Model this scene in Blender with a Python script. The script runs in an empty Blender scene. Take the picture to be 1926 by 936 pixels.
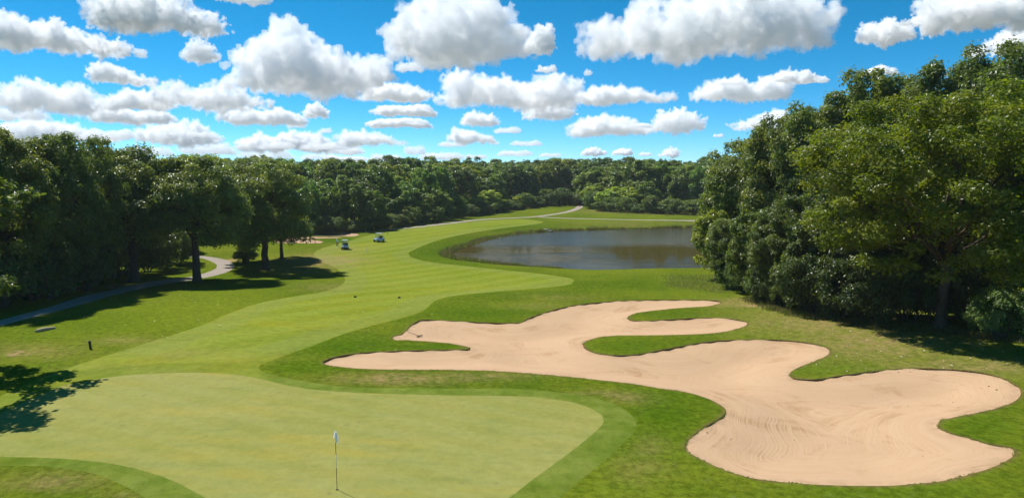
import bpy, bmesh, math, random
import numpy as np
from mathutils import Vector, Matrix, Quaternion
from mathutils.geometry import delaunay_2d_cdt

sc = bpy.context.scene
COL = sc.collection
PI = math.pi

# ------------------------------------------------------------------ camera numbers
W, H, F = 1926.0, 936.0, 1284.0          # photograph size and focal length in its pixels
PITCH = math.radians(6.8)
HC = 16.0                                # metres above the far plain
CP, SP = math.cos(PITCH), math.sin(PITCH)


def ray(px, py):
    px = np.asarray(px, float); py = np.asarray(py, float)
    x = (px - W / 2) / F; y = (H / 2 - py) / F
    return np.stack([x, CP + y * SP, -SP + y * CP], -1)


# ------------------------------------------------------------------ small helpers
def tag(o, label=None, cat=None, group=None, kind=None):
    if label: o['label'] = label
    if cat: o['category'] = cat
    if group: o['group'] = group
    if kind: o['kind'] = kind
    return o


def empty(name, loc=(0, 0, 0), rz=0.0):
    o = bpy.data.objects.new(name, None); COL.objects.link(o)
    o.location = loc; o.rotation_euler = (0, 0, rz); o.empty_display_size = .3
    return o


def np_mesh(name, V, Fc, mats=(), smooth=False, mat_idx=None):
    """V (n,3), Fc (m,k) with one k, quickly."""
    V = np.ascontiguousarray(V, np.float32); Fc = np.ascontiguousarray(Fc, np.int32)
    me = bpy.data.meshes.new(name)
    n, (m, k) = len(V), Fc.shape
    me.vertices.add(n); me.vertices.foreach_set('co', V.ravel())
    me.loops.add(m * k); me.loops.foreach_set('vertex_index', Fc.ravel())
    me.polygons.add(m)
    me.polygons.foreach_set('loop_start', np.arange(0, m * k, k, dtype=np.int32))
    me.polygons.foreach_set('loop_total', np.full(m, k, np.int32))
    if mat_idx is not None: me.polygons.foreach_set('material_index', np.asarray(mat_idx, np.int32))
    me.polygons.foreach_set('use_smooth', np.full(m, smooth, bool))
    for mt in mats: me.materials.append(mt)
    me.update(calc_edges=True); me.validate()
    return me


def link(name, me, parent=None, loc=None):
    o = bpy.data.objects.new(name, me); COL.objects.link(o)
    if parent: o.parent = parent
    if loc is not None: o.location = loc
    return o


def attr(me, name, vals, domain='POINT'):
    a = me.attributes.new(name, 'FLOAT', domain)
    a.data.foreach_set('value', np.ascontiguousarray(vals, np.float32))


class MB:
    """Collects boxes, tubes and lathed shapes into one mesh."""
    def __init__(s): s.bm = bmesh.new()
    def box(s, c, d, rot=None, bevel=0.0, taper=None):
        r = bmesh.ops.create_cube(s.bm, size=1.0); vs = r['verts']
        for v in vs:
            x, y, z = v.co
            if taper and z > 0: x *= taper[0]; y *= taper[1]
            v.co = Vector((x * d[0], y * d[1], z * d[2]))
        if bevel:
            es = list({e for v in vs for e in v.link_edges})
            rb = bmesh.ops.bevel(s.bm, geom=es, offset=bevel, segments=2, affect='EDGES', profile=.6)
            vs = list({v for f in rb['faces'] for v in f.verts} | {v for v in vs if v.is_valid})
        m = Matrix.Translation(c)
        if rot is not None: m = m @ rot.to_4x4()
        bmesh.ops.transform(s.bm, matrix=m, verts=vs)
        return s
    def tube(s, pts, rad, n=8, cap=True):
        pts = [Vector(p) for p in pts]
        if not hasattr(rad, '__len__'): rad = [rad] * len(pts)
        rings = []; a = None
        for i, p in enumerate(pts):
            t = (pts[min(i + 1, len(pts) - 1)] - pts[max(i - 1, 0)]).normalized()
            if a is None:
                a = t.cross(Vector((0, 0, 1)));  a = a if a.length > .05 else t.cross(Vector((1, 0, 0)))
            a = (a - t * a.dot(t)).normalized(); b = t.cross(a)
            rings.append([s.bm.verts.new(p + (a * math.cos(2 * PI * k / n) + b * math.sin(2 * PI * k / n)) * rad[i]) for k in range(n)])
        for r0, r1 in zip(rings, rings[1:]):
            for k in range(n):
                f = s.bm.faces.new((r0[k], r0[(k + 1) % n], r1[(k + 1) % n], r1[k])); f.smooth = True
        if cap:
            s.bm.faces.new(rings[0]); s.bm.faces.new(list(reversed(rings[-1])))
        return s
    def build(s, name, mat, parent=None, loc=None):
        bmesh.ops.recalc_face_normals(s.bm, faces=s.bm.faces)
        me = bpy.data.meshes.new(name); s.bm.to_mesh(me); s.bm.free()
        me.materials.append(mat)
        return link(name, me, parent, loc)


# ------------------------------------------------------------------ node helper
class N:
    def __init__(s, name):
        s.m = bpy.data.materials.new(name); s.m.use_nodes = True
        s.t = s.m.node_tree; s.bsdf = s.t.nodes['Principled BSDF']; s.out = s.t.nodes['Material Output']
    def n(s, typ, **kw):
        nd = s.t.nodes.new(typ)
        for k, v in kw.items(): setattr(nd, k, v)
        return nd
    def l(s, a, b): s.t.links.new(a, b)
    def set(s, sock, v):
        if hasattr(v, 'is_linked') or hasattr(v, 'links'): s.l(v, sock)
        else: sock.default_value = v
    def pos(s):
        if not hasattr(s, '_p'): s._p = s.n('ShaderNodeNewGeometry').outputs['Position']
        return s._p
    def at(s, name):
        return s.n('ShaderNodeAttribute', attribute_name=name).outputs['Fac']
    def scale(s, vec, k):
        m = s.n('ShaderNodeVectorMath', operation='MULTIPLY'); s.set(m.inputs[0], vec); m.inputs[1].default_value = k
        return m.outputs[0]
    def noise(s, scale, detail=4, rough=.55, vec=None, dist=0.0):
        nd = s.n('ShaderNodeTexNoise'); nd.inputs['Scale'].default_value = scale
        nd.inputs['Detail'].default_value = detail; nd.inputs['Roughness'].default_value = rough
        nd.inputs['Distortion'].default_value = dist
        s.l(vec if vec is not None else s.pos(), nd.inputs['Vector'])
        return nd.outputs['Fac']
    def math(s, op, a, b=0.0, c=None, clamp=False):
        nd = s.n('ShaderNodeMath', operation=op, use_clamp=clamp)
        s.set(nd.inputs[0], a); s.set(nd.inputs[1], b)
        if c is not None: s.set(nd.inputs[2], c)
        return nd.outputs[0]
    def ramp(s, v, a, b, lo=0.0, hi=1.0):
        nd = s.n('ShaderNodeMapRange', interpolation_type='SMOOTHSTEP')
        s.set(nd.inputs[0], v); nd.inputs[1].default_value = a; nd.inputs[2].default_value = b
        nd.inputs[3].default_value = lo; nd.inputs[4].default_value = hi
        return nd.outputs[0]
    def mix(s, f, a, b, blend='MIX'):
        nd = s.n('ShaderNodeMix', data_type='RGBA', blend_type=blend)
        s.set(nd.inputs[0], f)
        for i, v in ((6, a), (7, b)):
            if isinstance(v, tuple): nd.inputs[i].default_value = (*v[:3], 1)
            else: s.l(v, nd.inputs[i])
        return nd.outputs[2]
    def bump(s, h, strength, dist):
        nd = s.n('ShaderNodeBump'); nd.inputs['Strength'].default_value = strength; nd.inputs['Distance'].default_value = dist
        s.l(h, nd.inputs['Height']); s.l(nd.outputs[0], s.bsdf.inputs['Normal'])
    def base(s, col, rough=.8, spec=.3):
        if isinstance(col, tuple): s.bsdf.inputs['Base Color'].default_value = (*col, 1)
        else: s.l(col, s.bsdf.inputs['Base Color'])
        s.bsdf.inputs['Roughness'].default_value = rough
        s.bsdf.inputs['Specular IOR Level'].default_value = spec
        return s.m


def plain(name, col, rough=.6, spec=.4, var=.12, sc_=6.0, metal=0.0):
    n = N(name)
    f = n.noise(sc_, 5, .6)
    c = n.mix(f, tuple(x * (1 - var) for x in col), tuple(min(1, x * (1 + var)) for x in col))
    n.bsdf.inputs['Metallic'].default_value = metal
    return n.base(c, rough, spec)


# ------------------------------------------------------------------ light and sky
SUN_EL, SUN_AZ = math.radians(55), math.radians(-52)
sd = Vector((math.sin(SUN_AZ) * math.cos(SUN_EL), math.cos(SUN_AZ) * math.cos(SUN_EL), math.sin(SUN_EL)))
sun = bpy.data.lights.new('sun', 'SUN'); so = bpy.data.objects.new('sun', sun); COL.objects.link(so)
sun.energy = 4.2; sun.angle = math.radians(.5); sun.color = (1, .965, .90)
so.rotation_euler = sd.to_track_quat('Z', 'Y').to_euler(); so.location = (-60, 40, 120)

wd = bpy.data.worlds.new('World'); sc.world = wd; wd.use_nodes = True; nt = wd.node_tree
bg = nt.nodes['Background']
sky = nt.nodes.new('ShaderNodeTexSky'); sky.sky_type = 'NISHITA'; sky.sun_disc = False
sky.sun_elevation = SUN_EL; sky.sun_rotation = SUN_AZ
sky.air_density = .55; sky.dust_density = 0.0; sky.ozone_density = 8.0; sky.altitude = 1800
hs = nt.nodes.new('ShaderNodeHueSaturation'); hs.inputs['Saturation'].default_value = 1.22; hs.inputs['Hue'].default_value = .476   # the photograph's deep blue
nt.links.new(sky.outputs[0], hs.inputs['Color'])
nt.links.new(hs.outputs[0], bg.inputs[0]); bg.inputs[1].default_value = .1

sc.view_settings.view_transform = 'Standard'; sc.view_settings.look = 'None'
sc.view_settings.exposure = .66; sc.view_settings.gamma = 1.0; sc.view_settings.use_curve_mapping = False
sc.cycles.use_denoising = True
sc.cycles.use_adaptive_sampling = True; sc.cycles.adaptive_threshold = .02
sc.cycles.max_bounces = 30; sc.cycles.diffuse_bounces = 6; sc.cycles.glossy_bounces = 3
sc.cycles.transmission_bounces = 6; sc.cycles.volume_bounces = 30; sc.cycles.transparent_max_bounces = 24
sc.cycles.caustics_reflective = False; sc.cycles.caustics_refractive = False

cam = bpy.data.cameras.new('camera'); co = bpy.data.objects.new('camera', cam); COL.objects.link(co)
cam.sensor_width = 36; cam.lens = 36 * F / W; cam.clip_start = .5; cam.clip_end = 90000
co.location = (0, 0, HC); co.rotation_euler = (PI / 2 - PITCH, 0, 0); sc.camera = co

# ------------------------------------------------------------------ terrain
WATER_Z = -1.1


def spline(P, closed=True, step=6.0):
    """Catmull-Rom through pixel points, about one sample per `step` pixels."""
    P = np.array(P, float); n = len(P); out = []
    rng = range(n) if closed else range(n - 1)
    for i in rng:
        p0 = P[(i - 1) % n] if closed or i > 0 else P[i]; p1 = P[i]; p2 = P[(i + 1) % n]
        p3 = P[(i + 2) % n] if closed or i + 2 < n else P[(i + 1) % n]
        # centripetal-ish tangents kept short at uneven spacing
        d = np.linalg.norm(p2 - p1); m1 = (p2 - p0); m2 = (p3 - p1)
        m1 = m1 / (np.linalg.norm(m1) + 1e-9) * d; m2 = m2 / (np.linalg.norm(m2) + 1e-9) * d
        k = max(1, int(round(d / step)))
        for t in np.arange(k) / k:
            h1 = 2 * t**3 - 3 * t**2 + 1; h2 = t**3 - 2 * t**2 + t; h3 = -2 * t**3 + 3 * t**2; h4 = t**3 - t**2
            out.append(h1 * p1 + h2 * m1 + h3 * p2 + h4 * m2)
    if not closed: out.append(P[-1])
    return np.array(out)


def plane_hit(px, py, z):
    r = ray(px, py); t = (z - HC) / r[..., 2]
    return np.stack([r[..., 0] * t, r[..., 1] * t], -1)


def seg_dist(Q, poly, closed=True):
    Q = np.asarray(Q, float); A = np.asarray(poly); B = np.roll(A, -1, 0)
    if not closed: A, B = A[:-1], B[:-1]
    out = np.empty(len(Q)); AB = B - A; L = (AB**2).sum(1) + 1e-12
    for s in range(0, len(Q), 4000):
        q = Q[s:s + 4000][:, None, :]
        t = np.clip(((q - A) * AB).sum(-1) / L, 0, 1)
        out[s:s + 4000] = np.sqrt((((A + t[..., None] * AB) - q)**2).sum(-1).min(1))
    return out


def inside(Q, poly):
    Q = np.asarray(Q, float); x, y = Q[:, 0], Q[:, 1]; r = np.zeros(len(Q), bool)
    A = np.asarray(poly); B = np.roll(A, -1, 0)
    for (x0, y0), (x1, y1) in zip(A, B):
        if y0 == y1: continue
        c = ((y0 > y) != (y1 > y)); xi = (x1 - x0) * (y - y0) / (y1 - y0) + x0
        r ^= c & (x < xi)
    return r


def sdf(Q, poly):
    """positive inside"""
    d = seg_dist(Q, poly)
    return np.where(inside(Q, poly), d, -d)


def smooth(t): t = np.clip(t, 0, 1); return t * t * (3 - 2 * t)


POND_PX = [(840, 479), (880, 463), (917, 451), (971, 441), (1031, 435.5), (1152, 432), (1242, 429.5), (1317, 427.5), (1400, 426),
           (1455, 440), (1470, 475), (1430, 505), (1370, 511), (1317, 512), (1242, 513), (1152, 513), (1091, 510), (1031, 504),
           (971, 499.5), (905, 493), (855, 486)]
POND = plane_hit(*spline(POND_PX, True, 9).T, WATER_Z)


def zt(x, y):
    x = np.asarray(x, float); y = np.asarray(y, float); shp = x.shape
    xf, yf = x.ravel(), y.ravel()
    z = 3.3 * smooth((115 - yf) / 85)
    near = smooth((420 - yf) / 200)
    z = z + near * (.28 * np.sin(xf * .071 + yf * .043 + 1.1) + .22 * np.sin(xf * .037 - yf * .061 + .4) + .10 * np.sin(xf * .19 + .7) * np.sin(yf * .17))
    z = z + 9 * smooth((yf - 420) / 700)
    q = np.stack([xf, yf], -1); m = (np.abs(yf - 140) < 75) & (xf > -40) & (xf < 110)
    if m.any():
        d = sdf(q[m], POND); zz = z[m]
        k = smooth((d + 7.0) / 7.0)                      # bank: 7 m down to the waterline
        zz = zz * (1 - k) + (WATER_Z + .03) * k
        zz = zz - 1.2 * smooth(d / 5.0)
        z[m] = zz
    return z.reshape(shp)


def ground_hit(px, py):
    r = ray(px, py); z = np.zeros(r.shape[:-1])
    for _ in range(14):
        t = (z - HC) / r[..., 2]; x = r[..., 0] * t; y = r[..., 1] * t
        z = .4 * z + .6 * zt(x, y)
    return np.stack([x, y], -1)


def G(px, py):
    p = ground_hit(np.array([float(px)]), np.array([float(py)]))[0]
    return Vector((p[0], p[1], float(zt(p[0], p[1]))))


GREEN_PX = [(118, 725), (159, 718), (203, 709), (270, 703), (371, 700), (439, 703.5), (500, 714), (532, 722), (584, 731), (662, 737),
            (740, 740), (869, 743), (980, 744.5), (1055, 752), (1096, 761), (1129, 777), (1136, 789), (1131, 800), (1104, 825), (1055, 863),
            (1000, 903), (950, 941), (860, 1000), (720, 1040), (560, 1020), (450, 972), (371, 927), (321, 902), (270, 885), (219, 873), (152, 865),
            (84, 860), (0, 858), (-50, 852), (-70, 832), (-30, 795), (25, 765), (70, 745)]
FAIR_PX = [(1022, 417), (1010, 421), (941, 430), (880, 439), (820, 453), (778, 470), (768, 477), (778, 485), (805, 492), (865, 499), (941, 507),
           (1016, 514.5), (1061, 521), (1081, 527), (1074, 534), (1031, 540), (941, 548), (880, 553), (835, 560), (815, 568), (797, 584), (760, 597),
           (700, 612), (640, 630), (580, 653), (530, 670), (498, 683), (486, 690), (498, 700), (532, 709), (610, 722), (662, 727), (740, 729),
           (869, 730), (980, 731), (1068, 739), (1123, 748), (1170, 767), (1194, 787), (1196, 806), (1164, 841), (1123, 877), (1082, 910),
           (1053, 936), (980, 1000), (800, 1085), (560, 1080), (380, 1000), (275, 936), (236, 914), (186, 893), (135, 882), (84, 876), (0, 875),
           (-90, 868), (-110, 830), (-60, 780), (20, 735), (110, 698), (179, 675), (248, 653), (332, 627), (380, 611), (434, 588), (486, 570),
           (560, 556), (620, 545), (648, 530), (642, 512), (610, 492), (590, 480), (605, 467), (640, 457), (668, 449), (704, 441), (760, 431.5),
           (850, 421), (911, 415), (971, 412)]
BUNK_PX = [(607, 682), (618, 674), (641, 668), (677, 663), (714, 661), (778, 658.6), (843, 657), (878, 656), (883.5, 654.5), (877, 651), (848, 645.7),
           (804, 641.8), (765, 639), (737, 635.8), (755, 628), (764, 622), (768, 616), (778, 607), (794, 601.2), (825, 601.8), (869, 604.2), (967, 607),
           (984, 604.8), (989, 600), (1016, 590), (1051, 580), (1089, 572.4), (1143, 567), (1197, 564.3), (1278, 563.5), (1337, 564.3), (1354, 566),
           (1357, 568.5), (1332, 575), (1278, 579), (1237, 583), (1197, 588.6), (1183, 594.5), (1181, 599), (1189, 602), (1210, 603), (1264, 600),
           (1318, 597.5), (1359, 598), (1394, 602), (1407.5, 607.5), (1402, 613), (1380, 619.6), (1353, 625), (1305, 628.3), (1224, 630), (1170, 630.4),
           (1137, 632.3), (1110, 638.5), (1097, 645.3), (1101, 653.4), (1116, 661.5), (1137, 666), (1170, 667.4), (1197, 666), (1237, 658.8), (1278, 650.7),
           (1318, 644), (1359, 640), (1422, 638), (1468, 638.6), (1511, 643), (1545, 650), (1562, 658.5), (1559, 667), (1536, 677.5), (1502, 690),
           (1486.5, 700), (1487, 707), (1498, 711.4), (1532, 712.7), (1578, 706.3), (1642, 697.4), (1705, 692.3), (1769, 693.2), (1832, 697.8), (1875, 707),
           (1908, 722), (1919, 732.5), (1919, 743), (1908, 753.7), (1875, 767.7), (1832, 777), (1794, 784.6), (1771, 790), (1765, 797), (1767, 804.5),
           (1786, 813), (1824, 823.5), (1866, 835.4), (1900, 841), (1910, 847), (1902, 859.5), (1875, 874.3), (1832, 889), (1769, 904), (1688, 911.6),
           (1600, 912.4), (1515, 909), (1430, 901), (1380, 889), (1337, 872), (1303, 855), (1290, 844.7), (1289, 836), (1299, 821.4), (1325, 802.4),
           (1354, 785.4), (1365.5, 773), (1359, 763.4), (1333, 749.5), (1291, 736.8), (1240, 729.6), (1191, 721.6), (1109, 712), (1000, 702),
           (895, 695.8), (740, 694.5), (675, 692.4), (636, 688.5)]
FB_PX = [[(573, 441), (607, 438.6), (652, 438), (674, 442), (640, 443.4), (600, 443)],
         [(540, 447.5), (575, 445.2), (643, 446.2), (610, 447.8), (575, 448.4)],
         [(515, 451), (560, 450), (579, 450.5), (597, 452), (609, 454.5), (603, 457), (588, 457.3), (560, 457), (520, 456)]]
PATH_PX = [(-260, 668), (-60, 622), (0, 602), (90, 578), (155, 557), (203, 547), (254, 535), (284, 529), (359, 520), (386, 513), (407, 504), (408, 498),
           (395, 490.5), (377, 485), (353, 483.5), (300, 483), (300, 479.5), (353, 479), (389, 482), (419, 487), (440, 496), (438, 505), (419, 514),
           (380, 523), (329, 531), (275, 541), (209, 556), (161, 570), (90, 589), (0, 613), (-60, 634), (-260, 690)]


def trace(PX, step=5.0):
    s = spline(PX, True, step)
    return ground_hit(s[:, 0], s[:, 1])


GREEN, FAIR, BUNK = trace(GREEN_PX, 8), trace(FAIR_PX, 7), trace(BUNK_PX, 4)
FBS = [trace(p, 6) for p in FB_PX]
LPATH = trace(PATH_PX, 6)


def ribbon(pts, w):
    s = spline(pts, False, 12); P = ground_hit(s[:, 0], s[:, 1])
    T = np.gradient(P, axis=0); T /= np.linalg.norm(T, axis=1)[:, None]; Nn = np.stack([-T[:, 1], T[:, 0]], -1)
    return np.concatenate([P + Nn * w / 2, (P - Nn * w / 2)[::-1]])


FPATHA = ribbon([(686, 435.2), (740, 430.5), (791, 426), (842, 420), (893, 414), (945, 410.5), (1000, 408), (1030, 404.5), (1069, 398), (1088, 391), (1095, 384), (1100, 380)], 2.7)
FPATHB = ribbon([(1014, 408.2), (1050, 409.8), (1088, 411), (1184, 413), (1316, 415), (1420, 416.5)], 2.2)

ZONES = [('sand_bunker', [BUNK]), ('far_sand', FBS), ('green', [GREEN]), ('path', [LPATH, FPATHA, FPATHB]), ('fairway', [FAIR])]

# points of the sheet: rows whose spacing grows with distance, then a coarse skirt to the horizon
rng = np.random.default_rng(7)
pts = []
d = 14.0
while d < 900:
    st = max(.022 * d, .3); wx = d * .86 + 12
    xs = np.arange(-wx, wx, st * 1.15)
    pts.append(np.stack([xs + rng.uniform(-.3, .3, len(xs)) * st, d + rng.uniform(-.3, .3, len(xs)) * st], -1))
    d += st
gx, gy = np.meshgrid(np.arange(-150, 151, 15.0), np.arange(-120, 14, 12.0)); pts.append(np.stack([gx.ravel(), gy.ravel()], -1))
bx = np.meshgrid(np.linspace(.15, 1, 5), np.linspace(-1, 1, 13))
for R in (1400, 3000, 9000, 40000):
    a = np.linspace(0, 2 * PI, 28, endpoint=False); pts.append(np.stack([np.cos(a) * R, np.sin(a) * R], -1))
pts = np.concatenate(pts)
# keep interior points off the traced edges
allpolys = [p for _, ps in ZONES for p in ps]
for pl in allpolys:
    dd = seg_dist(pts, pl); sp = np.clip(np.hypot(pts[:, 0], pts[:, 1]) * .006, .1, 3)
    pts = pts[dd > sp]
V2 = [Vector(p) for p in pts]; E2 = []
for pl in allpolys:
    b = len(V2); V2 += [Vector(p) for p in pl]; E2 += [(b + i, b + (i + 1) % len(pl)) for i in range(len(pl))]
cv, ce, cf, *_ = delaunay_2d_cdt(V2, E2, [], 0, 1e-4)
XY = np.array([v[:] for v in cv]); TRI = np.array([f[:] for f in cf if len(f) == 3])
a_, b_, c_ = XY[TRI[:, 0]], XY[TRI[:, 1]], XY[TRI[:, 2]]
ar = (b_[:, 0] - a_[:, 0]) * (c_[:, 1] - a_[:, 1]) - (b_[:, 1] - a_[:, 1]) * (c_[:, 0] - a_[:, 0])
TRI = TRI[np.abs(ar) > 1e-7]; ar = ar[np.abs(ar) > 1e-7]
TRI[ar < 0] = TRI[ar < 0][:, ::-1]
CEN = XY[TRI].mean(1)
zone = np.full(len(TRI), -1)
for i, (_, ps) in reversed(list(enumerate(ZONES))):
    for pl in ps: zone[inside(CEN, pl)] = i
Z = zt(XY[:, 0], XY[:, 1])

# what grows where: dry turf, bare soil, thick dark turf (blobs given where the photograph shows them)
DRY = [(740, 712, 95, 9, 1.0), (900, 708, 90, 6, .7), (60, 660, 90, 12, .5), (1560, 605, 160, 24, .8), (1660, 640, 160, 35, .8), (1400, 570, 70, 8, .9), (1820, 690, 150, 20, .7), (60, 660, 90, 14, .4),
       (610, 490, 70, 11, 1.25), (560, 505, 60, 10, .7), (660, 470, 50, 6, .5), (620, 540, 60, 8, .4), (330, 665, 80, 14, .35), (1060, 560, 60, 6, .3), (100, 905, 90, 16, .6), (230, 932, 40, 8, .5),
       (1190, 750, 40, 8, .5), (1140, 740, 60, 5, .6), (1225, 840, 25, 20, .35), (1200, 880, 50, 30, .3), (230, 640, 60, 7, .5), (310, 695, 60, 8, .4), (1010, 575, 60, 6, .3),
       (1240, 400, 60, 3, .8), (1150, 397, 60, 3, .7), (1200, 421, 100, 4, .45), (200, 690, 80, 8, .3), (420, 670, 90, 12, .25), (350, 775, 120, 18, .2)]
DIRT = [(30, 663, 40, 6, .9), (195, 621, 26, 2.2, 1.0), (160, 622, 9, 2, .9), (225, 540, 40, 4, .9), (215, 535, 25, 5, .7), (430, 490, 18, 4, .8), (1420, 575, 45, 5, .75), (1390, 562, 35, 3, .7),
        (1640, 600, 60, 3, .5), (1480, 585, 50, 3, .5), (90, 626, 16, 2.5, .8), (1250, 545, 26, 4, .55), (450, 487, 14, 3, .8), (560, 443, 40, 2, .6), (1920, 845, 14, 5, .7)]
LUSH = [(1500, 690, 200, 25, .4), (1250, 780, 70, 60, .8), (1850, 800, 80, 18, .7), (1640, 925, 260, 14, .5), (880, 590, 110, 14, .8), (650, 650, 120, 22, .9), (560, 690, 60, 14, .9), (1180, 652, 70, 14, .7),
        (830, 650, 60, 7, .9), (1280, 590, 80, 6, .8), (850, 478, 90, 22, .8), (960, 425, 70, 6, .7), (1150, 535, 130, 10, .5), (640, 452, 60, 5, .8), (150, 600, 160, 25, .45), (450, 530, 170, 22, .4), (80, 690, 70, 18, .4)]
px_x = (XY[:, 0]); hh = HC - Z
den = np.maximum(XY[:, 1] * CP + hh * SP, 1e-3)          # pixel of each ground point, only to place the blobs above
IMX = W / 2 + F * XY[:, 0] / den; IMY = H / 2 - F * (XY[:, 1] * SP - hh * CP) / den
ok = XY[:, 1] > 8


def blob(L):
    r = np.zeros(len(XY))
    for (bx_, by_, sx, sy, k) in L:
        w_ = k * np.exp(-(((IMX - bx_) / sx)**2 + ((IMY - by_) / sy)**2) * .9)
        r = np.maximum(r, np.where(ok, w_, 0))
    return r


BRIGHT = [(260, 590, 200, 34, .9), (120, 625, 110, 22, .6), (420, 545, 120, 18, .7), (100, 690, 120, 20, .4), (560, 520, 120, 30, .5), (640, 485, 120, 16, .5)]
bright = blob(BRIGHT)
dry, dirt, lush = blob(DRY), blob(DIRT), blob(LUSH)
m = (XY[:, 1] < 330) & (XY[:, 1] > 5)
def fsd(poly):
    r = np.full(len(XY), -50.0); r[m] = np.clip(sdf(XY[m], poly), -50, 50); return r
bd, gd, fd, pd_ = fsd(BUNK), fsd(GREEN), fsd(FAIR), fsd(POND)
for f_ in FBS: bd = np.maximum(bd, fsd(f_))

collar = np.where((IMX > 500) | (IMY > 800), .8, .35)

# bunker floor: a lip, then a bowl
LIP = .075 + .06 * np.sin(XY[:, 0] * .9) * np.sin(XY[:, 1] * .7 + 1) + .03 * np.sin(XY[:, 0] * 3.1 + XY[:, 1] * 2.3)
bowl = np.clip(LIP, .015, .3) + .55 * smooth(np.maximum(bd, 0) / 5.0)


def turf(name, c_lo, c_hi, c_dry, c_lush, c_soil, fine, stripes=0):
    n = N(name)
    big = n.noise(.055, 4, .6); mid = n.noise(.45, 6, .65)
    warp = n.scale(n.pos(), (1.0, 1.0, 1.0))
    f1 = n.noise(fine, 6, .72); f2 = n.noise(fine * 5.5, 3, .7)
    streak = n.noise(1.0, 5, .62, vec=n.scale(n.pos(), (.35, 2.2, 1)))
    c = n.mix(n.ramp(big, .36, .64), c_lo, c_hi)
    c = n.mix(n.ramp(mid, .38, .66, 0, .5 if stripes < 2 else .28), c, tuple(x * k for x, k in zip(c_hi, (1.15, 1.0, .9))))
    c = n.mix(n.ramp(streak, .45, .75, 0, .3), c, tuple(x * .8 for x in c_lush))
    st2 = n.noise(.5, 6, .66, vec=n.scale(n.pos(), (.16, .75, 1)))
    c = n.mix(n.ramp(st2, .47, .66, 0, (.25, .6, .6)[stripes]), c, ((.165, .165, .016), (.212, .208, .016), (.285, .245, .052))[stripes])
    st3 = n.noise(.9, 5, .62, vec=n.scale(n.pos(), (.3, 1.1, 1)))
    c = n.mix(n.ramp(st3, .52, .70, 0, (.2, .4, .45)[stripes]), c, ((.070, .115, .012), (.105, .155, .024), (.165, .190, .056))[stripes])
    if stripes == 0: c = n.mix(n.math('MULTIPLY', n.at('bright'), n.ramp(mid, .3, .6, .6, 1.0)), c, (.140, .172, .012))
    lu = n.math('MULTIPLY', n.at('lush'), n.ramp(mid, .25, .6, .55, 1.0)); c = n.mix(lu, c, c_lush)
    dn = n.math('MULTIPLY', n.at('dry'), n.ramp(n.noise(.9, 7, .72), .33, .62)); dn = n.math('ADD', dn, n.math('MULTIPLY', n.at('dry'), .25), clamp=True)
    c = n.mix(dn, c, c_dry)
    # a thin dry, trodden rim on the lip of the bunkers
    rim = n.ramp(n.at('bd'), -.30, -.02, 0, .75); rim = n.math('MULTIPLY', rim, n.ramp(n.noise(2.2, 4), .35, .6, .25, 1)); c = n.mix(rim, c, (.15, .10, .042))
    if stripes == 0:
        sp = n.n('ShaderNodeSeparateXYZ'); n.l(n.pos(), sp.inputs[0]); c = n.mix(n.ramp(sp.outputs[1], 330, 420), c, (.022, .032, .014)); c = n.mix(n.ramp(sp.outputs[1], 1200, 1800), c, (.26, .265, .25))  # dark wood floor, then an unseen pale reach added to brighten the cloud bases
    so_ = n.ramp(n.math('ADD', n.at('dirt'), n.math('MULTIPLY', n.math('SUBTRACT', n.noise(1.6, 7, .7), .5), 1.5)), .42, .8)
    so_ = n.math('MULTIPLY', so_, n.ramp(n.at('dirt'), .05, .3)); c = n.mix(so_, c, c_soil)
    if stripes == 2:     # a taller, greener hem where the green meets its collar, and old ball marks
        hem = n.math('MULTIPLY', n.ramp(n.math('ADD', n.at('gd'), n.math('MULTIPLY', n.noise(3.0, 5), .35)), .28, .05), .8); c = n.mix(hem, c, (.105, .150, .028))
        w_ = n.n('ShaderNodeTexWave', wave_type='BANDS', bands_direction='X', wave_profile='SIN'); w_.inputs['Scale'].default_value = .17; w_.inputs['Distortion'].default_value = 1.2; w_.inputs['Detail'].default_value = 2
        rot = n.n('ShaderNodeVectorRotate', rotation_type='Z_AXIS'); n.l(n.pos(), rot.inputs[0]); rot.inputs['Angle'].default_value = math.radians(-62); n.l(rot.outputs[0], w_.inputs['Vector'])
        c = n.mix(n.ramp(w_.outputs[0], .3, .7, 0, .13), c, (.28, .29, .12))
        vo = n.n('ShaderNodeTexVoronoi'); vo.inputs['Scale'].default_value = .55; n.l(n.pos(), vo.inputs['Vector']); c = n.mix(n.ramp(vo.outputs['Distance'], .10, .03, 0, .35), c, (.13, .12, .05))
    if stripes == 1:     # fairway: passes of the mower, and the pale perimeter pass along the edge
        w_ = n.n('ShaderNodeTexWave', wave_type='BANDS', bands_direction='X', wave_profile='SIN'); w_.inputs['Scale'].default_value = .062; w_.inputs['Distortion'].default_value = .6; w_.inputs['Detail'].default_value = 2
        rot = n.n('ShaderNodeVectorRotate', rotation_type='Z_AXIS'); n.l(n.pos(), rot.inputs[0]); rot.inputs['Angle'].default_value = math.radians(38); n.l(rot.outputs[0], w_.inputs['Vector'])
        c = n.mix(n.ramp(w_.outputs[0], .35, .65, 0, .32), c, tuple(x * k for x, k in zip(c_hi, (1.22, 1.2, 1.5))))
        e_ = n.math('MULTIPLY', n.ramp(n.at('fd'), .0, .35), n.ramp(n.at('fd'), 2.6, 3.6, 1, 0)); e_ = n.math('MULTIPLY', e_, n.ramp(n.at('gd'), -7, -3.5, .6, 0))
        c = n.mix(n.math('MULTIPLY', e_, .5), c, (.172, .198, .058))
        k_ = n.math('MULTIPLY', n.ramp(n.math('ADD', n.at('gd'), n.math('MULTIPLY', n.noise(1.2, 5), .5)), -2.5, -1.7), n.at('collar')); c = n.mix(k_, c, n.mix(n.ramp(mid, .35, .65), (.082, .125, .014), (.138, .172, .034)))
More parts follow.
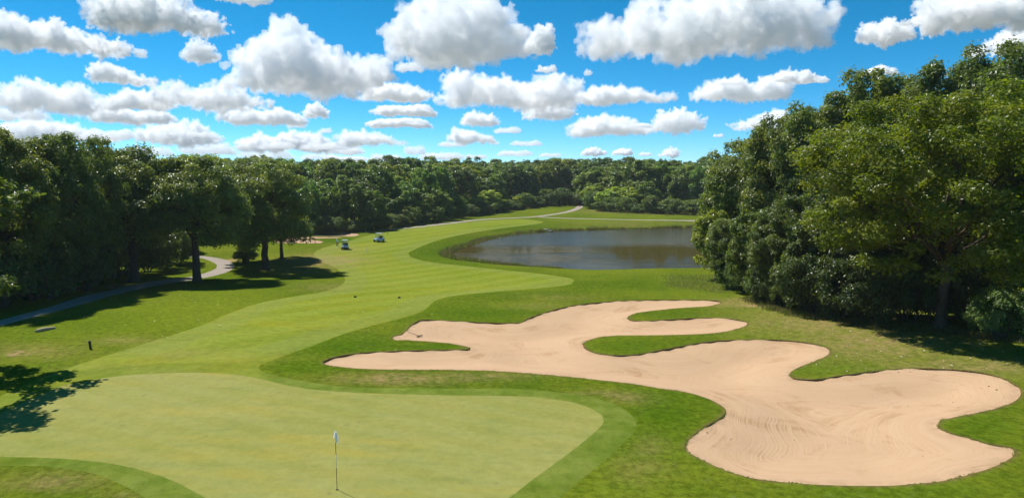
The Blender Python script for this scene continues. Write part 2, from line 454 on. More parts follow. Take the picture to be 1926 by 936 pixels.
    v = n.math('ADD', n.math('MULTIPLY', f1, .65), n.math('MULTIPLY', f2, .35))
    lo_, hi_ = ((.52, .55, .50), (1.42, 1.38, 1.44)) if stripes == 0 else ((.80, .82, .78), (1.16, 1.15, 1.16)) if stripes == 1 else ((.88, .89, .86), (1.09, 1.09, 1.10))
    c = n.mix(1.0, c, n.mix(n.ramp(v, .32, .68), lo_, hi_), 'MULTIPLY')
    if stripes == 0:
        sc_ = n.math('MULTIPLY', n.ramp(n.noise(2.0, 7, .75, vec=n.scale(n.pos(), (1.0, .7, 1)), dist=.8), .55, .75, 0, .5), n.ramp(n.noise(.12, 4, .6), .45, .6)); c = n.mix(sc_, c, (.20, .215, .11))
    n.bump(v, (.7, .3, .15)[stripes], (.07, .02, .01)[stripes])
    n.bsdf.inputs['Sheen Weight'].default_value = .0
    return n.base(c, 1.0, 0.0)


M = {}
M['rough'] = turf('rough_turf', (.068, .108, .007), (.112, .148, .011), (.225, .172, .065), (.046, .098, .004), (.34, .22, .12), 2.6)
M['fairway'] = turf('fairway_turf', (.140, .184, .014), (.176, .212, .028), (.24, .19, .075), (.100, .150, .010), (.34, .22, .12), 1.6, 1)
M['green'] = turf('putting_turf', (.208, .218, .054), (.246, .244, .074), (.30, .262, .105), (.215, .240, .055), (.34, .25, .13), 2.2, 2)

# sand: raked in passes that follow the edge
n = N('raked_sand')
wv = n.noise(.06, 2, .45); wv2 = n.noise(.35, 2, .5)
coord = n.math('ADD', n.at('bd'), n.math('MULTIPLY', wv, 14.0)); coord = n.math('ADD', coord, n.math('MULTIPLY', wv2, .5))
comb = n.n('ShaderNodeCombineXYZ'); n.l(n.math('MULTIPLY', coord, 4.2), comb.inputs[0]); n.l(n.math('MULTIPLY', n.noise(.12, 2), 2.0), comb.inputs[1])
lines = n.noise(1.6, 4, .7, vec=comb.outputs[0])
comb2 = n.n('ShaderNodeCombineXYZ'); n.l(n.math('MULTIPLY', coord, 9.0), comb2.inputs[0])
fine = n.noise(1.5, 3, .6, vec=comb2.outputs[0])
grit = n.noise(9, 6, .75); patch = n.noise(.2, 6, .7, dist=.9)
c = n.mix(n.ramp(lines, .36, .64), (.455, .292, .168), (.490, .328, .198))
c = n.mix(n.ramp(fine, .36, .64, 0, .45), c, (.51, .348, .22))
c = n.mix(n.math('MULTIPLY', n.ramp(patch, .50, .68, 0, .95), n.ramp(lines, .6, .4)), c, (.335, .200, .098))
c = n.mix(n.ramp(grit, .3, .72, 0, .25), c, (.37, .24, .14))
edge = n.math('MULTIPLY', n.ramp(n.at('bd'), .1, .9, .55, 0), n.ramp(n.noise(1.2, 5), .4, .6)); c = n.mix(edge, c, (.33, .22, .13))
n.bump(n.math('ADD', n.math('ADD', n.math('MULTIPLY', lines, .8), n.math('MULTIPLY', fine, .4)), n.math('MULTIPLY', grit, .6)), .5, .06)
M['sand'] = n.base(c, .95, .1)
n = N('far_bunker_sand'); c = n.mix(n.noise(.5, 5), (.34, .215, .135), (.43, .29, .18)); M['far_sand'] = n.base(c, .95, .1)
n = N('cut_soil'); c = n.mix(n.noise(3, 5), (.085, .060, .030), (.20, .135, .07)); n.bump(n.noise(8, 4), .6, .05); M['soil'] = n.base(c, .95, .1)
n = N('worn_path'); c = n.mix(n.noise(.35, 6, .65), (.24, .20, .165), (.37, .32, .27)); c = n.mix(n.ramp(n.noise(2.5, 6, .7), .35, .7, 0, .5), c, (.20, .175, .15))
n.bump(n.noise(12, 4), .4, .02); M['path'] = n.base(c, .92, .15)


def sub(name, sel, mat, zoff=None, smooth_=True):
    T = TRI[sel]; u, inv = np.unique(T, return_inverse=True); T2 = inv.reshape(T.shape)
    V = np.column_stack([XY[u], Z[u]])
    if zoff is not None: V[:, 2] -= zoff[u]
    me = np_mesh(name, V, T2, (mat,), smooth_)
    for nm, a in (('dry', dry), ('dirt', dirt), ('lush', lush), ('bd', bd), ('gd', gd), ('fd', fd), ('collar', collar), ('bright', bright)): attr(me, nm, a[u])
    o = link(name, me); o['kind'] = 'structure'
    return o


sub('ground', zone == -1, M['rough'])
sub('fairway', zone == 4, M['fairway'])
sub('putting_green', zone == 2, M['green'])
sub('path', zone == 3, M['path'])
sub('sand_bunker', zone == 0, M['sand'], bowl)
sub('far_sand_bunker', zone == 1, M['far_sand'], np.clip(LIP, .015, .3) * .8 + .3 * smooth(np.maximum(bd, 0) / 2.5))
# the cut face of the lip
Vl, Fl = [], []
for pl, kz in [(BUNK, 1.0)] + [(f_, .8) for f_ in FBS]:
    z0 = zt(pl[:, 0], pl[:, 1])
    lp = np.clip(.075 + .06 * np.sin(pl[:, 0] * .9) * np.sin(pl[:, 1] * .7 + 1) + .03 * np.sin(pl[:, 0] * 3.1 + pl[:, 1] * 2.3), .015, .3) * kz
    b = len(Vl); k = len(pl)
    Vl += [(x, y, z) for (x, y), z in zip(pl, z0)] + [(x, y, z - h_ - .004) for (x, y), z, h_ in zip(pl, z0, lp)]
    Fl += [(b + i, b + (i + 1) % k, b + k + (i + 1) % k, b + k + i) for i in range(k)]
o = link('bunker_lip', np_mesh('bunker_lip', np.array(Vl), np.array(Fl), (M['soil'],), False)); o['kind'] = 'structure'

# ------------------------------------------------------------------ pond water
n = N('pond_water')
sv = n.scale(n.pos(), (.25, 1.0, 1.0))
r1 = n.noise(1.5, 3, .6, vec=sv); r2 = n.noise(5.0, 2, .6, vec=n.scale(n.pos(), (.5, 1, 1)))
calm = n.noise(.05, 3, .55, vec=n.scale(n.pos(), (.35, 1.6, 1)))
sep = n.n('ShaderNodeSeparateXYZ'); n.l(n.pos(), sep.inputs[0])
breeze = n.math('ADD', n.ramp(sep.outputs[1], 143, 158, 0, 1.0), n.ramp(calm, .52, .62, .008, .5), clamp=True)
hgt = n.math('MULTIPLY', n.math('ADD', n.math('MULTIPLY', r1, .75), n.math('MULTIPLY', r2, .4)), breeze)
n.bump(hgt, .45, .2)
M['water'] = n.base(n.mix(n.noise(.08, 3), (.040, .034, .009), (.054, .045, .013)), .09, .5)
n.bsdf.inputs['Specular IOR Level'].default_value = 0.0; n.bsdf.inputs['Roughness'].default_value = 1.0
gl = n.n('ShaderNodeBsdfGlossy'); gl.inputs['Roughness'].default_value = .07; gl.inputs['Color'].default_value = (.95, .97, 1, 1)
bmp = [q for q in n.t.nodes if q.type == 'BUMP'][0]; n.l(bmp.outputs[0], gl.inputs['Normal'])
mx = n.n('ShaderNodeMixShader'); n.l(n.math('ADD', n.math('MULTIPLY', breeze, .30), .11), mx.inputs[0])      # murky water, the glare cut as by a polariser
n.l(n.bsdf.outputs[0], mx.inputs[1]); n.l(gl.outputs[0], mx.inputs[2]); n.l(mx.outputs[0], n.out.inputs['Surface'])
cen = POND.mean(0); PX_ = cen + (POND - cen) * 1.03
bmw = bmesh.new(); vs = [bmw.verts.new((p[0], p[1], WATER_Z)) for p in PX_]; bmw.faces.new(vs)
bmesh.ops.triangulate(bmw, faces=bmw.faces[:]); me = bpy.data.meshes.new('pond'); bmw.to_mesh(me); bmw.free(); me.materials.append(M['water'])
for p in me.polygons:
    if p.normal.z < 0: p.flip()
o = link('pond', me); o['kind'] = 'structure'

# ------------------------------------------------------------------ foliage
def leaf_mat(name, dark, light, yellow, trans=.5, rough=.38, spec=.55):
    n = N(name)
    a = n.at('leaf'); k = n.at('clump')
    oi = n.n('ShaderNodeObjectInfo')
    c = n.mix(a, dark, light)
    c = n.mix(n.ramp(k, .45, 1.0, 0, .6), c, yellow)
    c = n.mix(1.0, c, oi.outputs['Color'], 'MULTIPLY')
    n.base(c, rough, spec)
    tr = n.n('ShaderNodeBsdfTranslucent'); tc = n.mix(1.0, c, (1.25, 1.25, .55), 'MULTIPLY'); n.l(tc, tr.inputs[0])
    mx = n.n('ShaderNodeMixShader'); mx.inputs[0].default_value = trans
    n.l(n.bsdf.outputs[0], mx.inputs[1]); n.l(tr.outputs[0], mx.inputs[2]); n.l(mx.outputs[0], n.out.inputs['Surface'])
    return n.m


LEAF = leaf_mat('oak_leaves', (.068, .108, .022), (.132, .178, .038), (.185, .215, .045))
LOCUST = leaf_mat('locust_leaves', (.112, .162, .009), (.185, .232, .014), (.245, .258, .018), .58)
n = N('bark'); c = n.mix(n.noise(3.0, 6, .7, vec=n.scale(n.pos(), (3, 3, .6))), (.045, .034, .025), (.13, .10, .075)); n.bump(n.noise(5, 5, .7, vec=n.scale(n.pos(), (3, 3, .5))), .8, .06); BARK = n.base(c, .95, .1)


def unit(R, k):
    v = R.normal(size=(k, 3)); return v / (np.linalg.norm(v, axis=1)[:, None] + 1e-9)


def lump(D, ph):
    """a smooth lumpy factor over directions"""
    return (np.sin(D[:, 0] * 3.1 + ph) * np.sin(D[:, 1] * 2.7 + ph * 1.7) + np.sin(D[:, 2] * 4.3 + ph * .6 + D[:, 0] * 2) * .7) * .5


def make_tree(name, seed, h, r, cb, nclump, nleaf, leaf, mat, crk=(.16, .26), trunk_r=.4, flat=.62, top_pow=1.0, fork=.32, limbs=12, droop=.0, lean=.0, shrub=False, hole=.0):
    """A prototype tree of height h and crown radius r, crown from cb up. Returns (trunk mesh, crown mesh)."""
    R = np.random.default_rng(seed)
    hz = (h - cb) / 2; cz = cb + hz
    D = unit(R, nclump * 3); D = D[D[:, 2] > -.75][:nclump]
    rad = R.uniform(.25, 1, len(D)) ** .42
    lf = 1 + .26 * lump(D, seed * 1.3)
    # wider low, rounder high
    zc = D[:, 2] * rad
    wide = np.where(zc > 0, 1.0, 1.0 - .25 * zc**2)
    C = np.column_stack([D[:, 0] * rad * lf * wide * r, D[:, 1] * rad * lf * wide * r, cz + np.sign(D[:, 2]) * np.abs(D[:, 2] * rad)**top_pow * lf * hz])
    C[:, 2] -= droop * r * (D[:, 0]**2 + D[:, 1]**2) * rad**2
    C[:, 2] = np.minimum(C[:, 2], h - .1 * r)
    if not shrub: C[:, 2] = np.maximum(C[:, 2], cb * .85)
    if hole > 0:
        hd = unit(R, 5); keep = np.ones(len(C), bool)
        for q in hd: keep &= ~((D @ q > .93) & (R.uniform(size=len(C)) < hole))
        C = C[keep]
    rc = r * R.uniform(crk[0], crk[1], len(C))
    nper = np.maximum(4, (nleaf * (rc**2) / (rc**2).sum()).astype(int))
    idx = np.repeat(np.arange(len(C)), nper); k = len(idx)
    d = unit(R, k); low = (d[:, 2] < -.15) & (R.uniform(size=k) < .55); d[low, 2] *= -1
    rr = R.uniform(.35, 1.0, k) ** .5 * (1 + .25 * R.normal(size=k).clip(-1, 1.6))
    P = C[idx] + d * (rr * rc[idx])[:, None] * np.array([1, 1, flat])
    P[:, 2] = np.maximum(P[:, 2], .05)
    out = P - np.array([0, 0, cz]); out /= np.linalg.norm(out, axis=1)[:, None] + 1e-9
    nr = .45 * d + .25 * out + .75 * unit(R, k) + np.array([0, 0, .55]); nr /= np.linalg.norm(nr, axis=1)[:, None]
    t = np.cross(nr, unit(R, k)); t /= np.linalg.norm(t, axis=1)[:, None] + 1e-9
    s = np.cross(nr, t)
    la = leaf * R.uniform(.6, 1.3, k)[:, None]; lb = la * R.uniform(.45, .75, k)[:, None]
    fold = nr * la * .22
    V = np.stack([P - t * la, P - s * lb + fold, P + t * la, P + s * lb + fold], 1).reshape(-1, 3)
    Fc = np.arange(k * 4).reshape(-1, 4)
    cm = np_mesh(name + '_crown', V, Fc, (mat,), False)
    attr(cm, 'leaf', R.uniform(0, 1, k), 'FACE')
    ck = R.uniform(0, 1, len(C)); attr(cm, 'clump', np.clip(ck[idx] + R.normal(size=k) * .12, 0, 1), 'FACE')
    # trunk and limbs
    mb = MB()
    if not shrub:
        th = cb + (h - cb) * fork
        sway = R.normal(size=(7, 2)) * trunk_r * .35
        tp = [(sway[i, 0] * i / 6 + lean * (i / 6)**1.5, sway[i, 1] * i / 6, th * i / 6 - (.15 if i == 0 else 0)) for i in range(7)]
        tr_ = [trunk_r * (1.55 if i == 0 else 1.08 - .07 * i) for i in range(7)]
        tp.insert(1, (tp[0][0], tp[0][1], th * .05)); tr_.insert(1, trunk_r * 1.15)
        mb.tube(tp, tr_, 10)
        order = R.permutation(len(C))[:limbs * 4]
        order = sorted(order, key=lambda i: -rc[i])[:limbs]
        for j, i in enumerate(order):
            f0 = R.uniform(.55, 1.0); b0 = np.array(tp[3 + int(f0 * 4.99 - .01) if f0 < 1 else 7]); e = C[i] + np.array([0, 0, -.15 * r * .2])
            hz_ = np.linalg.norm(e - b0)
            if hz_ < .5: continue
            mid1 = b0 + (e - b0) * .35 + np.array([0, 0, hz_ * .10]) + R.normal(size=3) * hz_ * .05; mid2 = b0 + (e - b0) * .7 + np.array([0, 0, hz_ * .06]) + R.normal(size=3) * hz_ * .06
            r0 = trunk_r * R.uniform(.32, .55)
            mb.tube([b0, mid1, mid2, e], [r0, r0 * .7, r0 * .42, r0 * .15], 6)
            for q in range(2):
                jn = C[R.integers(len(C))]
                if np.linalg.norm(jn - mid2) < r * .6: mb.tube([mid2, (mid2 + jn) / 2 + R.normal(size=3) * .2, jn], [r0 * .36, r0 * .24, r0 * .08], 5)
    else:
        for j in range(limbs):
            e = C[R.integers(len(C))]; mb.tube([(R.normal() * .15, R.normal() * .15, -.1), e * .5 + R.normal(size=3) * .1, e], [trunk_r, trunk_r * .6, trunk_r * .2], 5)
    bmesh.ops.recalc_face_normals(mb.bm, faces=mb.bm.faces)
    tm = bpy.data.meshes.new(name + '_trunk'); mb.bm.to_mesh(tm); mb.bm.free(); tm.materials.append(BARK)
    return dict(trunk=tm, crown=cm, h=h, r=r)


def put_tree(proto, name, x, y, h, wr, rz, label, cat, group=None, tint=(1, 1, 1), z=None, stem='trunk'):
    """One tree: an empty at its foot, its trunk and its crown; copies share the prototype's meshes."""
    z = float(zt(x, y)) if z is None else z
    root = empty(name, (x, y, z), rz)
    sz = h / proto['h']; sx = wr / proto['r']; root.scale = (sx, sx, sz)
    tag(root, label, cat, group)
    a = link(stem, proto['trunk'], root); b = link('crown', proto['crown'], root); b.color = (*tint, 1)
    return root


def depth_pt(px, py_or_d, by_depth=False):
    pass


def at_depth(px, D):
    """ground point under image column px at ground distance D along the view axis"""
    x = 0.0
    for _ in range(6):
        z = float(zt(x, D)); x = (px - W / 2) / F * (D * CP + (HC - z) * SP)
    return x, D


def top_h(px, x, y, top):
    """tree height that reaches image row `top` at (x,y)"""
    t = (H / 2 - top) / F; z = float(zt(x, y))
    # (y*SP + (Z-HC)*CP)/(y*CP-(Z-HC)*SP)=t
    dz = (t * y * CP - y * SP) / (CP + t * SP)
    return HC + dz - z


def mpp(y): return (y * CP + HC * SP) / F      # metres per photograph pixel at distance y


PR = {}
for i, cb_ in enumerate((4.8, 2.9, 1.7)):
    PR['oak%d' % i] = make_tree('oak', 11 + i, 17, 8, cb_, 200, 46000, .20, LEAF, (.10, .19), .55, hole=.65, limbs=18, flat=.75, fork=.38)
for i in range(3):
    PR['tall%d' % i] = make_tree('tall', 31 + i, 24, 8, 3.0, 260, 54000, .22, LEAF, (.10, .185), .42, top_pow=1.0, hole=.4, flat=.85)
PR['thin'] = make_tree('thin', 63, 17, 8, 4, 64, 9000, .24, LEAF, (.09, .16), .4, hole=.9, limbs=14, flat=.5)
PR['locust'] = make_tree('locust', 57, 22, 11, 3.4, 560, 120000, .145, LOCUST, (.06, .13), .42, flat=.75, top_pow=1.0, fork=.22, limbs=22, droop=.06, hole=.45)
for i in range(8):
    PR['far%d' % i] = make_tree('far', 71 + i, 14, 5.5, 1.0, 120, 11000, .30, LEAF, (.12, .20), .28, top_pow=1.0, limbs=6, hole=.3, flat=.9)
for i in range(4):
    PR['bush%d' % i] = make_tree('bush', 91 + i, 4, 3, 0.1, 80, 10000, .125, LEAF, (.16, .28), .06, limbs=7, shrub=True)

rnd = random.Random(5)


def T(kind, px, D, top, wpx, label, cat='tree', group=None, tint=(1, 1, 1), rz=None, name=None, base_px=None, stem=None):
    if base_px is not None:
        g = G(px, base_px); x, y = g.x, g.y
    else: x, y = at_depth(px, D)
    h = top_h(px, x, y, top); wr = wpx / 2 * mpp(y)
    nm = name or ('shrub' if kind.startswith('bush') else 'oak_tree' if kind.startswith('oak') else 'locust_tree' if kind == 'locust' else 'broadleaf_tree')
    return put_tree(PR[kind], nm, x, y, h, wr, rnd.uniform(0, 6.28) if rz is None else rz, label, cat, group, tint, stem=stem or ('stem' if kind.startswith('bush') else 'trunk'))


# ---- left: three fairway oaks beside the path
T('oak0', 253, 0, 276, 235, 'dark spreading oak whose trunk stands where the cart path bends past bare soil', tint=(1.45, 1.38, 1.3), base_px=528)
T('oak1', 371, 0, 295, 205, 'broad oak with a thick bare trunk on the fairway side of the path bend', base_px=529, tint=(1.6, 1.5, 1.4))
T('oak2', 500, 0, 306, 185, 'low crowned oak nearest the golfers, casting its shade onto the fairway', base_px=507, tint=(1.6, 1.5, 1.35))
T('oak0', 462, 0, 300, 150, 'oak right behind the low crowned oak, by the end of the path curve', base_px=491, tint=(.9, .95, .9))
T('tall1', 478, 175, 296, 165, 'taller bright green tree rising behind the fairway oaks', tint=(1.25, 1.3, 1.0))
T('tall2', 335, 150, 300, 150, 'rounded tree behind the oaks, seen between the two thick trunks', tint=(1.1, 1.15, 1.0))
T('tall0', 405, 165, 302, 130, 'pale topped tree showing above the broad oak', tint=(1.15, 1.15, 1.0))
T('oak1', 530, 122, 380, 95, 'small oak at the right end of the left grove, near the far bunkers', tint=(1.0, 1.0, 1.0))
# ---- left wood
WL = [('tall0', 10, 66, 240, 200, 'tallest yellowish crowned tree at the left edge of the left wood', (1.55, 1.35, 1.0)),
      ('tall1', 95, 72, 250, 170, 'dense dark tree of the left wood, next right from the tallest yellowish one', (1.05, 1.12, 1.05)),
      ('oak2', 165, 80, 258, 150, 'oak with a ragged knobbly top in the left wood above the dark path', (1.3, 1.28, 1.2)),
      ('oak0', 222, 98, 284, 110, 'slim topped oak at the right end of the left wood', (1.1, 1.15, 1.0)),
      ('tall2', -110, 66, 228, 230, 'tree at the left border of the photo, mostly cut off', (1.0, 1.0, 1.0))]
for k, px, D, top, w_, lb, tn in WL: T(k, px, D, top, w_, lb, tint=tn)
for k, px, D, top, w_ in [('tall1', 50, 92, 262, 170), ('tall2', 130, 104, 275, 160), ('tall0', 200, 120, 296, 150), ('oak1', 270, 128, 308, 140), ('tall1', -30, 80, 250, 200), ('far2', 300, 150, 330, 90)]:
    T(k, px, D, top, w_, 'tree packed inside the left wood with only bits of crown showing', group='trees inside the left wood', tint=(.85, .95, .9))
for i, (px, by, top, w_) in enumerate([(-60, 590, 440, 190), (10, 575, 455, 170), (70, 562, 440, 150), (125, 548, 430, 140), (180, 536, 440, 110), (215, 526, 445, 90), (280, 512, 430, 90), (320, 500, 425, 90), (340, 494, 440, 60), (240, 518, 420, 90), (150, 545, 390, 120), (60, 565, 390, 150)]):
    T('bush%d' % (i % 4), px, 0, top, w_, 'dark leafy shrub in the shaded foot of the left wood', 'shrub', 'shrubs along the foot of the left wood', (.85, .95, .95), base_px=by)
T('bush1', 462, 0, 468, 44, 'small dark shrub at the foot of the low crowned oak', 'shrub', None, (.8, .9, .9), base_px=495)
# off to the left, only its shade reaches the green
T('thin', -150, 39.5, 270, 420, 'thin crowned oak standing off to the left whose shade falls across the putting green', tint=(1, 1, 1))

# ---- right wood
WR = [('oak1', 1405, 98, 262, 180, 'leaning oak at the pond end of the right wood with pale glinting leaves', (1.55, 1.45, 1.45)),
      ('oak2', 1478, 90, 212, 190, 'big oak second from the pond in the right wood', (1.4, 1.3, 1.25)),
      ('tall0', 1560, 86, 172, 190, 'tall tree in the middle of the right wood skyline', (1.45, 1.4, 1.15)),
      ('tall1', 1655, 84, 130, 195, 'tall tree left of the highest crown of the right wood', (1.3, 1.28, 1.1)),
      ('tall2', 1760, 82, 84, 215, 'highest crown of the right wood, behind the bright locust', (1.3, 1.28, 1.1)),
      ('tall0', 1862, 78, 80, 230, 'high broad crown right of the highest one in the right wood', (1.4, 1.4, 1.1)),
      ('tall1', 1975, 66, 70, 260, 'tree at the right border of the photo in the right wood', (1.05, 1.1, .95)),
      ('tall2', 1440, 106, 235, 150, 'tree behind the leaning oak on the right wood skyline', (1.45, 1.4, 1.15))]
T('far3', 1346, 0, 398, 92, 'low yellow green tree leaning over the pond edge', tint=(2.1, 1.85, .9), base_px=527)
for k, px, D, top, w_, lb, tn in WR: T(k, px, D, top, w_, lb, tint=tn)
T('locust', 1768, 0, 156, 505, 'bright yellow green locust tree with a forked trunk, standing on the mown turf', tint=(1, 1, 1), base_px=621, rz=.4)
for k, px, D, top, w_ in [('tall0', 1520, 104, 200, 170), ('tall1', 1610, 104, 175, 180), ('tall2', 1700, 100, 140, 180), ('tall1', 1830, 98, 125, 200), ('tall0', 1940, 92, 110, 220), ('oak2', 1600, 76, 300, 190), ('oak1', 1540, 82, 330, 150), ('oak0', 1690, 72, 330, 160), ('oak2', 1850, 66, 330, 190), ('oak1', 1960, 60, 300, 220)]:
    T(k, px, D, top, w_, 'tree inside the right wood half hidden by the front crowns', group='trees inside the right wood', tint=(.95, 1.0, .95))
for i, (px, by, top, w_, tn) in enumerate([(1530, 592, 480, 120, .9), (1450, 572, 500, 70, .9), (1590, 602, 490, 120, .85), (1650, 608, 490, 120, .85), (1710, 612, 500, 110, .85), (1770, 610, 490, 120, .85), (1835, 615, 490, 110, .9), (1700, 600, 430, 150, .8), (1600, 590, 420, 150, .8), (1820, 600, 430, 150, .85)]):
    T('bush%d' % (i % 4), px, 0, top, w_, 'dark leafy shrub in the shaded foot of the right wood', 'shrub', 'shrubs along the foot of the right wood', (tn * .72, tn * .78, tn * .74), base_px=by)  # leaf tint darkened to stand in for deep gaps of shade below the crowns
for k, px, by, top, w_, tn in [('tall1', 1378, 541, 412, 96, 1.25), ('far1', 1418, 556, 392, 105, 1.2), ('tall2', 1462, 570, 378, 120, 1.1), ('far4', 1505, 584, 420, 110, 1.0)]:
    T(k, px, 0, top, w_, 'young tree with crown sweeping to the turf at the pond end', group='young trees at the pond end of the right wood', tint=(tn, tn, tn * .95), base_px=by)
for i, (px, by, top, w_) in enumerate([(1368, 539, 488, 50), (1398, 551, 490, 62), (1436, 566, 500, 66), (1480, 579, 505, 66)]):
    T('bush%d' % (i % 4), px, 0, top, w_, 'dark leafy shrub in the shaded foot of the right wood', 'shrub', 'shrubs along the foot of the right wood', (1.05, 1.1, 1.0), base_px=by)
T('bush2', 1895, 0, 548, 120, 'grey green bush on the lit turf edge right of the locust trunk', 'shrub', None, (1.5, 1.6, 1.9), base_px=640)
T('bush0', 1850, 0, 578, 60, 'small pale weed clump between the locust trunk and the grey green bush', 'shrub', None, (1.35, 1.5, 1.3), base_px=628)

# ---- the wood beyond the fairway
FARLABEL = 'rounded tree in the mixed wood beyond the fairway and pond'
def front_y(px):
    xs = [300, 470, 560, 640, 700, 760, 820, 900, 985, 1040, 1090, 1130, 1180, 1330, 1500]; ys = [452, 447, 440, 436, 433, 423, 416, 402, 390, 385, 383, 396, 399, 404, 405]
    return float(np.interp(px, xs, ys))
def tintr(base=(1, 1, 1), v=.22):
    k = rnd.uniform(1 - v, 1 + v); return (base[0] * k * rnd.uniform(.88, 1.15), base[1] * k, base[2] * k * rnd.uniform(.8, 1.15))
cnt = 0
for row, (dz, wlo, whi, stp) in enumerate([(3, 44, 62, 31), (16, 48, 70, 34), (36, 54, 78, 40), (62, 56, 80, 44), (110, 52, 76, 46)]):
    px = 545 + row * 9 if row < 2 else 290 + row * 9
    while px < 1420:
        g = G(px, front_y(px)); x, y = at_depth(px, g.y + dz + rnd.uniform(-2, 4))
        if row == 0:
            lo, hi = (335, 362) if px < 720 else (346, 376) if px < 875 else (355, 374) if px < 1000 else (346, 362) if px < 1200 else (342, 372)
        else: lo, hi = [(0, 0), (312, 340), (301, 316), (293, 311), (291, 306)][row]
        if row == 1 and (px > 1200 or 985 < px < 1090): lo, hi = 301, 320
        if row == 0 and px > 1225 and rnd.random() < .5: px += stp; continue
        if 960 < px < 1088 and row == 0: px += 12; continue
        top = rnd.uniform(lo, hi); w_ = rnd.uniform(wlo, whi); h = top_h(px, x, y, top)
        if row == 0: tn = tintr((2.7, 2.5, 1.1)) if (880 < px < 960 or 1088 < px < 1210) else tintr((1.5, 1.65, 1.3))
        else: tn = tintr((1.42, 1.52, 1.25), .34)
        if row >= 1 and rnd.random() < .07: tn = (2.0, 1.75, .9)
        put_tree(PR['far%d' % rnd.randrange(8)], 'broadleaf_tree', x, y, h, w_ / 2 * mpp(y) * 1.08, rnd.uniform(0, 6.28),
                 'low leafy tree in the front row of the wood beyond the fairway' if row == 0 else FARLABEL, 'tree',
                 'front row of the far wood' if row == 0 else 'trees of the far wood', tn)
        cnt += 1; px += stp * rnd.uniform(.75, 1.25)
T('far1', 1068, 330, 297, 60, 'bright yellow green tree in the far wood behind the end of the path', tint=(2.2, 1.9, .9))
T('far3', 845, 246, 337, 46, 'pale pointed young tree in the far wood above the fairway path', tint=(1.9, 1.9, 1.4))
T('far5', 590, 300, 305, 90, 'rusty tinged tree on the far wood skyline by the floodlight mast', tint=(2.0, 1.45, .8))
k = 0
px = 540
while px < 1340:
    T('bush%d' % (k % 4), px, 0, front_y(px) - rnd.uniform(16, 34), rnd.uniform(34, 48), 'low bush at the grassy foot of the wood beyond the fairway', 'shrub', 'bushes along the foot of the far wood', tintr((1.3, 1.35, 1.15) if px > 860 else (1.05, 1.15, 1.15)), base_px=front_y(px) + 1)
    k += 1; px += rnd.uniform(17, 25)
print('far trees', cnt, 'bushes', k)
# trees far behind, one wood read as a mass
Pm, Sm = [], []
rngm = np.random.default_rng(3)
far_wood = []
for i in range(420):
    D = rngm.uniform(420, 1100); px = rngm.uniform(-150, 2000)
    x, y = at_depth(px, D); far_wood.append((x, y, rngm.uniform(13, 19), rngm.uniform(5, 8)))
cvs, cfs, ca, cb_ = [], [], [], []
base_me = PR['far2']['crown']; nv = len(base_me.vertices)
bv = np.empty(nv * 3, np.float32); base_me.vertices.foreach_get('co', bv); bv = bv.reshape(-1, 4, 3)
for (x, y, h_, r_) in far_wood:
    sel = rngm.choice(len(bv), 1100, replace=False); q = bv[sel].copy(); c0 = q.mean(1, keepdims=True); q = c0 + (q - c0) * 2.6
    a = rngm.uniform(0, 6.28); X = q[..., 0] * math.cos(a) - q[..., 1] * math.sin(a); Y = q[..., 0] * math.sin(a) + q[..., 1] * math.cos(a)
    q = np.stack([X * r_ / 5.5 + x, Y * r_ / 5.5 + y, q[..., 2] * h_ / 14 + float(zt(x, y))], -1); cvs.append(q.reshape(-1, 3))
    ca.append(rngm.uniform(0, 1, 1100)); cb_.append(np.full(1100, rngm.uniform(0, 1)))
V = np.concatenate(cvs); me = np_mesh('distant_wood', V, np.arange(len(V)).reshape(-1, 4), (LEAF,), False)
attr(me, 'leaf', np.concatenate(ca), 'FACE'); attr(me, 'clump', np.concatenate(cb_), 'FACE')
o = link('distant_wood', me); o.color = (1.1, 1.15, 1.15, 1); tag(o, 'distant unbroken wood making the skyline behind the far trees', 'wood', kind='stuff')

# ------------------------------------------------------------------ tall grass and waterside plants
n = N('tall_grass'); a = n.at('leaf'); c = n.mix(a, (.11, .15, .02), (.24, .25, .06)); c = n.mix(n.ramp(n.at('clump'), .55, .9, 0, .85), c, (.23, .16, .085)); TG = n.base(c, .8, .1)
tr = n.n('ShaderNodeBsdfTranslucent'); n.l(c, tr.inputs[0]); mx = n.n('ShaderNodeMixShader'); mx.inputs[0].default_value = .5; n.l(n.bsdf.outputs[0], mx.inputs[1]); n.l(tr.outputs[0], mx.inputs[2]); n.l(mx.outputs[0], n.out.inputs['Surface'])


LG = TG.copy(); LG.name = 'unmown_grass'
for nd_ in LG.node_tree.nodes:
    if nd_.type == 'MIX':
        for k_ in (6, 7):
            if not nd_.inputs[k_].is_linked: nd_.inputs[k_].default_value = tuple(min(.5, v * 1.55) for v in nd_.inputs[k_].default_value[:3]) + (1,)


